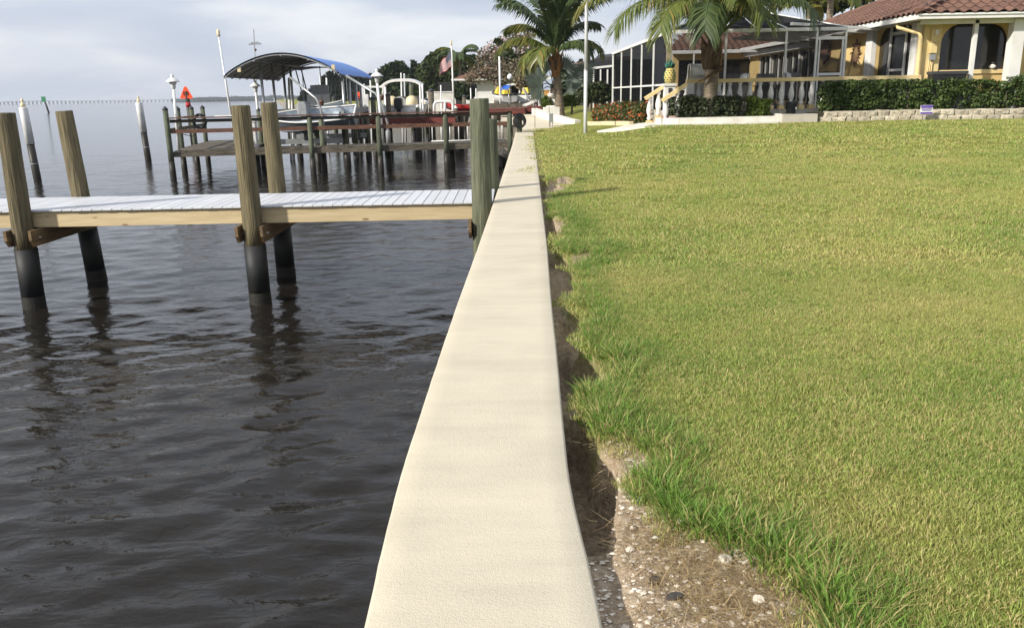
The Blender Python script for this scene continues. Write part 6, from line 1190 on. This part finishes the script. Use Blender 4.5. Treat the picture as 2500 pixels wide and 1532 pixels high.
for k, (a, b_, tp, n, lb) in enumerate(HB):
    Y = 25.4; shrub('hedge_shrub', lb, dx(a, 230, Y), dx(b_, 230, Y), 25.2, 25.62, FZ-.12, dz((a+b_)/2, tp, Y), int(n*.85), .06, 'hedge_leaf', 10+k, 4, max(2, (b_-a)//26), 'hedge along the stone planter', .45)
# ixora hedge with its curb, running away along the cage
ix = thing('ixora_hedge', 'low hedge with red flower clusters along the screen wall', 'hedge', (3.9, 30, ZG)); A_ = np.array([4.32, 26.75]); B_ = np.array([3.5, 33.2]); bl_ = []; r = np.random.default_rng(2)
for k in range(16): p = A_+(B_-A_)*(k+.5)/16; g_ = ground(p[0], p[1]); bl_.append((p[0], p[1], g_+.32+r.normal(0, .03), .30, .32, .36))
V, Fc = leaf_cloud(bl_, 11000, .06, 5, .4); np_obj('foliage', V, Fc, 'ixora_leaf', ix, False); m = MB()
for b_ in bl_: m.tube([(b_[0], b_[1], b_[2]-.4), (b_[0]+.05, b_[1], b_[2])], [.02, .01], 5)
m.build('stem', 'bark', ix)
ic = thing('hedge_curb', 'cream concrete curb along the red flowering hedge', 'curb', (3.4, 30, ZG))
for k in range(6): a = A_+(B_-A_)*k/6+np.array([-.42, 0]); b_ = A_+(B_-A_)*(k+1)/6+np.array([-.42, 0]); m = MB(); m.beam((a[0], a[1], ground(a[0], a[1])+.03), (b_[0], b_[1]-.01, ground(b_[0], b_[1])+.03), .13, .2); m.build('curb_stone', 'boat_cream', ic)
# ================================================================== NEIGHBOURS' THINGS
rp = thing('ramp', 'pale concrete landing with white side curb beyond the seawall end', 'ramp', (1.8, 40, 0)); m = MB(); m.add([(.55, 36.0, .03), (2.75, 36.0, .16), (2.1, 43.5, .50), (.75, 46, .42), (.55, 36.0, -1.8), (2.75, 36.0, -1.0), (2.1, 43.5, -1), (.75, 46, -1.8)], [(0, 1, 2, 3), (0, 4, 5, 1), (1, 5, 6, 2), (3, 2, 6, 7), (0, 3, 7, 4)]); m.build('slab', 'concrete', rp)
for a, b_ in (((2.95, 35.9, .2), (2.0, 39.5, .42)), ((2.0, 39.5, .42), (1.35, 43.6, .62))): m = MB(); m.beam(a, b_, .28, .34); m.build('side_curb', 'concrete_white', rp)
m = MB(); m.bb(1.75, 2.5, 41.2, 42.4, .2, .84); m.build('block', 'concrete_white', rp)
nc = thing('neighbor_seawall', 'cream seawall cap of the next property by the red boardwalk', 'seawall', (.4, 45, WZ)); m = MB(); m.bb(-.35, .75, 40.8, 52, .05, .28); m.build('cap', 'concrete', nc); m = MB(); m.bb(-.25, .65, 40.9, 52, -3, .049); m.build('wall_face', 'wall_face', nc)
c = D(1346, 312, 34.5); t = thing('utility_post', 'grey metal utility box on short legs beside the white curb', 'post', (c[0], 34.5, ground(c[0], 34.5))); z0 = ground(c[0], 34.5); zt = dz(1346, 277, 34.5); m = MB(); m.box((c[0], 34.5, (zt+z0+.3)/2), (.17, .1, zt-z0-.3)); m.build('box', 'alu', t)
for s_ in (-.05, .05): m = MB(); m.cyl((float(c[0])+s_, 34.5, z0-.1), (float(c[0])+s_, 34.5, z0+.31), .015, n=6); m.build('leg', 'grey_metal', t)
for px, p0, p1, Y, lb in ((1306, 312, 225, 36.3, 'thin rusty rod standing at the seawall end'), (1341, 312, 250, 36.3, 'thin dark rod beside the utility box')): simple_pole('rod', lb, 'rod', px, p0, px, p1, Y, .012, 'art_bronze')
simple_pole('light_pole', 'plain white pole in front of the brown leaved tree', 'pole', 1222, 262, 1219, 138, 52, .07, 'white_pvc', zb=.3)
t, a, b_ = simple_pole('lamp_post', 'globe lamp on a slim dark pole near the shed', 'lamp', 1248, 262, 1245, 195, 52, .03, 'charcoal', zb=.3); m = MB(); m.lathe([(.05, 0), (.15, .08), (.17, .2), (.1, .32), (.02, .36)], tuple(b_), 12); m.build('globe', 'white_pvc', t)
# adirondack chairs
zdk = zr2+.001
def adirondack(label, px, Y, rz, zz):
    t = thing('adirondack_chair', label, 'chair', (0, 0, 0), 'chairs on the red boardwalk')
    for k in range(5): x = -.24+k*.12; m = MB(); m.beam((x, .22, .30), (x*1.25, .62, 1.05-.05*abs(k-2)), .10, .02); m.build('back_slat', 'patio_white', t)
    for k in range(5): m = MB(); m.beam((-.27, -.32+k*.11, .40-.025*k), (.27, -.32+k*.11, .40-.025*k), .095, .02); m.build('seat_slat', 'patio_white', t)
    for s_ in (-1, 1):
        m = MB(); m.beam((s_*.34, -.42, .58), (s_*.34, .38, .56), .12, .022); m.build('arm', 'patio_white', t); m = MB(); m.beam((s_*.30, -.36, 0), (s_*.30, -.36, .57), .03, .1); m.build('leg', 'patio_white', t); m = MB(); m.beam((s_*.28, -.36, .36), (s_*.28, .6, .05), .03, .12); m.build('side_rail', 'patio_white', t)
    t.location = (dx(px, 250, Y), Y, zz); t.rotation_euler = (0, 0, rz); return t
zr3 = dz(1310, 259, 48.4); t3 = red_dock(dx(1284, 262, 48)+.02, dx(1337, 258, 48), 47.2, 49.6, zr3, 'red deck end under the white chairs', [(1.2, 47.5), (2.0, 47.5), (2.0, 49.3)])
adirondack('white slatted lounge chair facing the water on the red deck', 1304, 48.4, R_(75), zr3); adirondack('white slatted lounge chair beside the fountain on the red deck', 1328, 48.6, R_(-70), zr3)
def jetski(label, px, Y, rz, zz):
    xf = xform(Vector((dx(px, 240, Y), Y, zz)), rz); t = thing('jet_ski', label, 'jet ski', xf((0, 1.2, 0)), 'jet skis on the far dock'); boat(t, 2.8, 1.1, .5, xf, 'boat_white', 'boat_white', 'black_plastic', .04, .25)
    m = MB(); m.add([xf(p) for p in [(-.25, .4, .45), (.25, .4, .45), (.28, 1.5, .45), (-.28, 1.5, .45), (-.15, .5, .9), (.15, .5, .9), (.15, 1.4, .82), (-.15, 1.4, .82)]], [(0, 1, 5, 4), (1, 2, 6, 5), (2, 3, 7, 6), (3, 0, 4, 7), (4, 5, 6, 7)]); m.build('seat', 'yellow_paint', t)
    m = MB(); m.add([xf(p) for p in [(-.35, 1.5, .5), (.35, 1.5, .5), (.2, 2.5, .6), (-.2, 2.5, .6), (-.2, 1.6, 1.05), (.2, 1.6, 1.05), (.1, 2.1, .9), (-.1, 2.1, .9)]], [(0, 1, 5, 4), (1, 2, 6, 5), (2, 3, 7, 6), (3, 0, 4, 7), (4, 5, 6, 7)]); m.build('hood', 'yellow_paint', t); m = MB(); m.tube([xf((-.38, 1.45, 1.08)), xf((0, 1.6, 1.02)), xf((.38, 1.45, 1.08))], .025, 6); m.build('handlebar', 'black_plastic', t)
zj = dz(1245, 252, 53); fd = thing('far_dock', 'grey timber dock carrying the jet skis', 'dock', (0, 53, WZ)); xj0, xj1 = dx(1125, 252, 53), dx(1300, 252, 53)
for i in range(int((xj1-xj0)/.3)): m = MB(); m.bb(xj0+i*.3, xj0+i*.3+.285, 51.8, 55, zj-.04, zj); m.build('plank', 'grey_timber', fd)
m = MB(); m.bb(xj0, xj1, 51.8, 51.86, zj-.3, zj-.041); m.build('fascia', 'grey_timber', fd)
for x in np.linspace(xj0+.1, xj1-.1, 6): m = MB(); m.cyl((x, 52, WZ-1), (x, 52, zj-.041), .1, n=8); m.build('piling', 'dark_wood_wet', fd)
jetski('white jet ski with a yellow seat beside the blue chair', 1245, 52.6, R_(20), zj+.02); jetski('white jet ski with a yellow hood behind the lounge chairs', 1278, 53.2, R_(-15), zj+.02)
c = D(1233, 225, 51.9); t = thing('folding_chair', 'tall blue folding chair standing beside the white jet ski', 'chair', (c[0], 51.9, zj)); x = float(c[0]); z0 = zj; zt = dz(1233, 208, 51.9); m = MB(); m.add([(x-.28, 51.9, z0+.85), (x+.22, 51.9, z0+.85), (x+.36, 52.2, zt), (x-.1, 52.2, zt)], [(0, 1, 2, 3)]); m.build('backrest', 'blue_plastic', t); m = MB(); m.bb(x-.28, x+.22, 51.4, 51.89, z0+.8, z0+.84); m.build('seat', 'blue_plastic', t)
for a, b_ in (((x-.28, 51.4, z0), (x-.2, 51.9, z0+1.0)), ((x+.24, 51.4, z0), (x+.2, 51.9, z0+1.0)), ((x-.28, 52.0, z0), (x-.2, 51.45, z0+.85)), ((x+.24, 52.0, z0), (x+.2, 51.45, z0+.85))): m = MB(); m.cyl(a, b_, .025, n=6); m.build('leg', 'alu', t)
# fountain
c = D(1353, 268, 46.2); fz = ground(c[0], 46.2); t = thing('fountain', 'tiered white garden fountain beside the coconut palm', 'fountain', (c[0], 46.2, fz)); k = (dz(1353, 228, 46.2)-fz)/1.0
for nm, pr in (('pedestal', [(.26, 0), (.2, .05), (.14, .12), (.14, .34)]), ('lower_bowl', [(.15, .341), (.5, .40), (.56, .50), (.5, .53)]), ('stem', [(.11, .531), (.09, .6), (.12, .80)]), ('upper_bowl', [(.12, .801), (.34, .88), (.37, .96), (.30, 1.0)])): m = MB(); m.lathe([(a, z*k) for a, z in pr], (c[0], 46.2, fz), 16); m.build(nm, 'concrete_white', t)
# brown-roofed house
YH = 80.; x0, x1 = dx(1128, 220, YH), dx(1322, 220, YH); z0 = .3; z1 = dz(1150, 193, YH); t = thing('house', 'white house with a brown hip roof behind the airy tree', 'house', ((x0+x1)/2, YH+5, z0)); 
ops = [[(x0+a, z0+1.0), (x0+a+w, z0+1.0), (x0+a+w, z0+2.2), (x0+a, z0+2.2)] for a, w in ((.6, .8), (3.0, .9), (5.2, 1.0))]
m = MB(); poly_wall(m, [(x0, z0-.5), (x1, z0-.5), (x1, z1), (x0, z1)], ops, lambda u_, v_, d: (u_, YH+d, v_), .2); m.build('front_wall', 'house_white', t); m = MB(); m.bb(x0, x0+.2, YH+.205, YH+11, z0-.5, z1); m.build('side_wall', 'house_white', t)
for o_ in ops: m = MB(); m.bb(o_[0][0], o_[1][0], YH+.1, YH+.12, o_[0][1], o_[2][1]); m.build('window', 'dark_glass', t)
e_ = .9; zt = dz(1200, 148, YH+5); m = MB(); m.add([(x0-e_, YH-e_, z1), (x1+e_, YH-e_, z1), (x1+e_, YH+12, z1), (x0-e_, YH+12, z1), (x0+3.8, YH+5, zt), (x1-3.8, YH+5, zt)], [(0, 1, 5, 4), (1, 2, 5), (2, 3, 4, 5), (3, 0, 4), (0, 3, 2, 1)]); m.build('roof', 'roof_brown', t)
m = MB(); m.bb(x0-e_-.02, x1+e_, YH-e_-.06, YH-e_-.005, z1-.14, z1+.02); m.build('fascia', 'house_white', t)
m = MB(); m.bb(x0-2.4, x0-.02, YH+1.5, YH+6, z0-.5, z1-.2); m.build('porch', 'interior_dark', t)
a = D(1042, 226, 68); b_ = D(1112, 226, 68); t = thing('garden_wall', 'low white garden wall on the far lawn', 'wall', (a+b_)/2); m = MB(); m.bb(float(a[0]), float(b_[0]), 67.9, 68.1, .2, dz(1080, 226, 68)); m.build('wall_face', 'concrete_white', t); m = MB(); m.bb(float(a[0])-.05, float(b_[0])+.05, 67.85, 68.15, dz(1080, 226, 68)+.001, dz(1080, 226, 68)+.08); m.build('coping', 'house_white', t)
# shed with flat white roof
YS_ = 60.; x0, x1 = dx(1246, 220, YS_), dx(1330, 220, YS_); z1 = dz(1270, 205, YS_); t = thing('shed', 'open shed with a flat white roof and dark doorway', 'shed', ((x0+x1)/2, YS_, .6)); m = MB(); m.add([(x0-.3, YS_-.4, z1-.15), (x1+.3, YS_-.4, z1+.25), (x1+.3, YS_+3, z1+.25), (x0-.3, YS_+3, z1-.15), (x0-.3, YS_-.4, z1-.02), (x1+.3, YS_-.4, z1+.38), (x1+.3, YS_+3, z1+.38), (x0-.3, YS_+3, z1-.02)], [(0, 1, 5, 4), (1, 2, 6, 5), (2, 3, 7, 6), (3, 0, 4, 7), (4, 5, 6, 7), (3, 2, 1, 0)]); m.build('roof', 'house_white', t)
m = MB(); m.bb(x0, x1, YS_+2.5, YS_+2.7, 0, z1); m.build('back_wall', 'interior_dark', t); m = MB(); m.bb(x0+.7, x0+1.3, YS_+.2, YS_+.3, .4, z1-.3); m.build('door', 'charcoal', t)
for x in (x0, x0+.65, x0+1.6): m = MB(); m.cyl((x, YS_, 0), (x, YS_, z1-.05), .06, n=8); m.build('post', 'house_white', t)
# second screened porch and house beyond ours
YQ2 = 52.; x0, x1 = dx(1432, 190, YQ2), dx(1500, 190, YQ2); z1 = dz(1440, 168, YQ2); zf = .6; t = thing('screen_porch', 'small screened porch with white frame on the next house', 'porch', ((x0+x1)/2, YQ2, zf))
m = MB(); m.beam((x0, YQ2, z1), (x1, YQ2, z1+.15), .1, .12); m.build('eave_beam', 'white_paint', t); m = MB(); m.beam((x0, YQ2, zf+.55), (x1, YQ2, zf+.55), .06, .06); m.build('chair_rail', 'white_paint', t)
for x in np.linspace(x0, x1, 5): m = MB(); m.bb(x-.04, x+.04, YQ2-.04, YQ2+.04, zf-.4, z1-.06); m.build('post', 'white_paint', t)
m = MB(); m.add([(x0, YQ2+.03, zf-.4), (x1, YQ2+.03, zf-.4), (x1, YQ2+.03, z1), (x0, YQ2+.03, z1)], [(0, 1, 2, 3)]); m.build('screen_panel', 'screen_dark', t); m = MB(); m.add([(x0, YQ2, z1+.07), (x1, YQ2, z1+.22), (x1+.5, YQ2+3, z1+1.0), (x0+1.0, YQ2+3, z1+.9)], [(0, 1, 2, 3)]); m.build('screen_roof', 'screen_roof', t)
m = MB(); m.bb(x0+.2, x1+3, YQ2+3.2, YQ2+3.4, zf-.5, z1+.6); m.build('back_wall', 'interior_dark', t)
YN = 60.; x0, x1 = dx(1392, 190, YN), dx(1560, 190, YN); z1 = dz(1420, 158, YN); t = thing('house', 'dark house with orange roof glimpsed behind the screened porch', 'house', ((x0+x1)/2, YN, .6)); m = MB(); m.bb(x0, x1, YN, YN+.3, 0, z1); m.build('wall', 'charcoal', t); m = MB(); m.bb(x0-.1, x1, YN-.3, YN-.2, z1-.15, z1); m.build('fascia', 'grey_metal', t); m = MB(); m.add([(x0-.3, YN-.4, z1), (x1, YN-.4, z1), (x1, YN+5, z1+.7), (x0+3, YN+5, z1+.7)], [(0, 1, 2, 3)]); m.build('roof', 'roof_tile', t)
a = D(1340, 243, 50); t = thing('planter_box', 'orange wooden planter box behind the fountain', 'planter', (a[0], 50, .6)); m = MB(); m.bb(float(a[0])-.35, float(a[0])+.35, 49.7, 50.3, .5, dz(1340, 222, 50)); m.build('box_side', 'orange_wood', t); m = MB(); m.bb(float(a[0])-.38, float(a[0])+.38, 49.67, 50.33, dz(1340, 222, 50)+.001, dz(1340, 222, 50)+.05); m.build('rim', 'orange_wood', t)
# ================================================================== HAZE: one box of even thin air round everything
m = MB(); m.bb(-7200, 6000, -3200, 9600, -4.5, 13.5); hz_ = bpy.data.meshes.new('haze')
hz_.from_pydata(m.v, [], m.f); hzo = bpy.data.objects.new('haze', hz_); col.objects.link(hzo); hzo['kind'] = 'stuff'; hzo['label'] = 'thin pale haze over the far water and shore'; hzo['category'] = 'haze'
hm = bpy.data.materials.new('haze'); hm.use_nodes = True; N = hm.node_tree.nodes; N.clear(); ho = N.new('ShaderNodeOutputMaterial'); pv = N.new('ShaderNodeVolumePrincipled')
pv.inputs['Color'].default_value = (.86, .92, 1, 1); pv.inputs['Density'].default_value = .00021; pv.inputs['Anisotropy'].default_value = .2; hm.node_tree.links.new(pv.outputs[0], ho.inputs['Volume']); hz_.materials.append(hm)
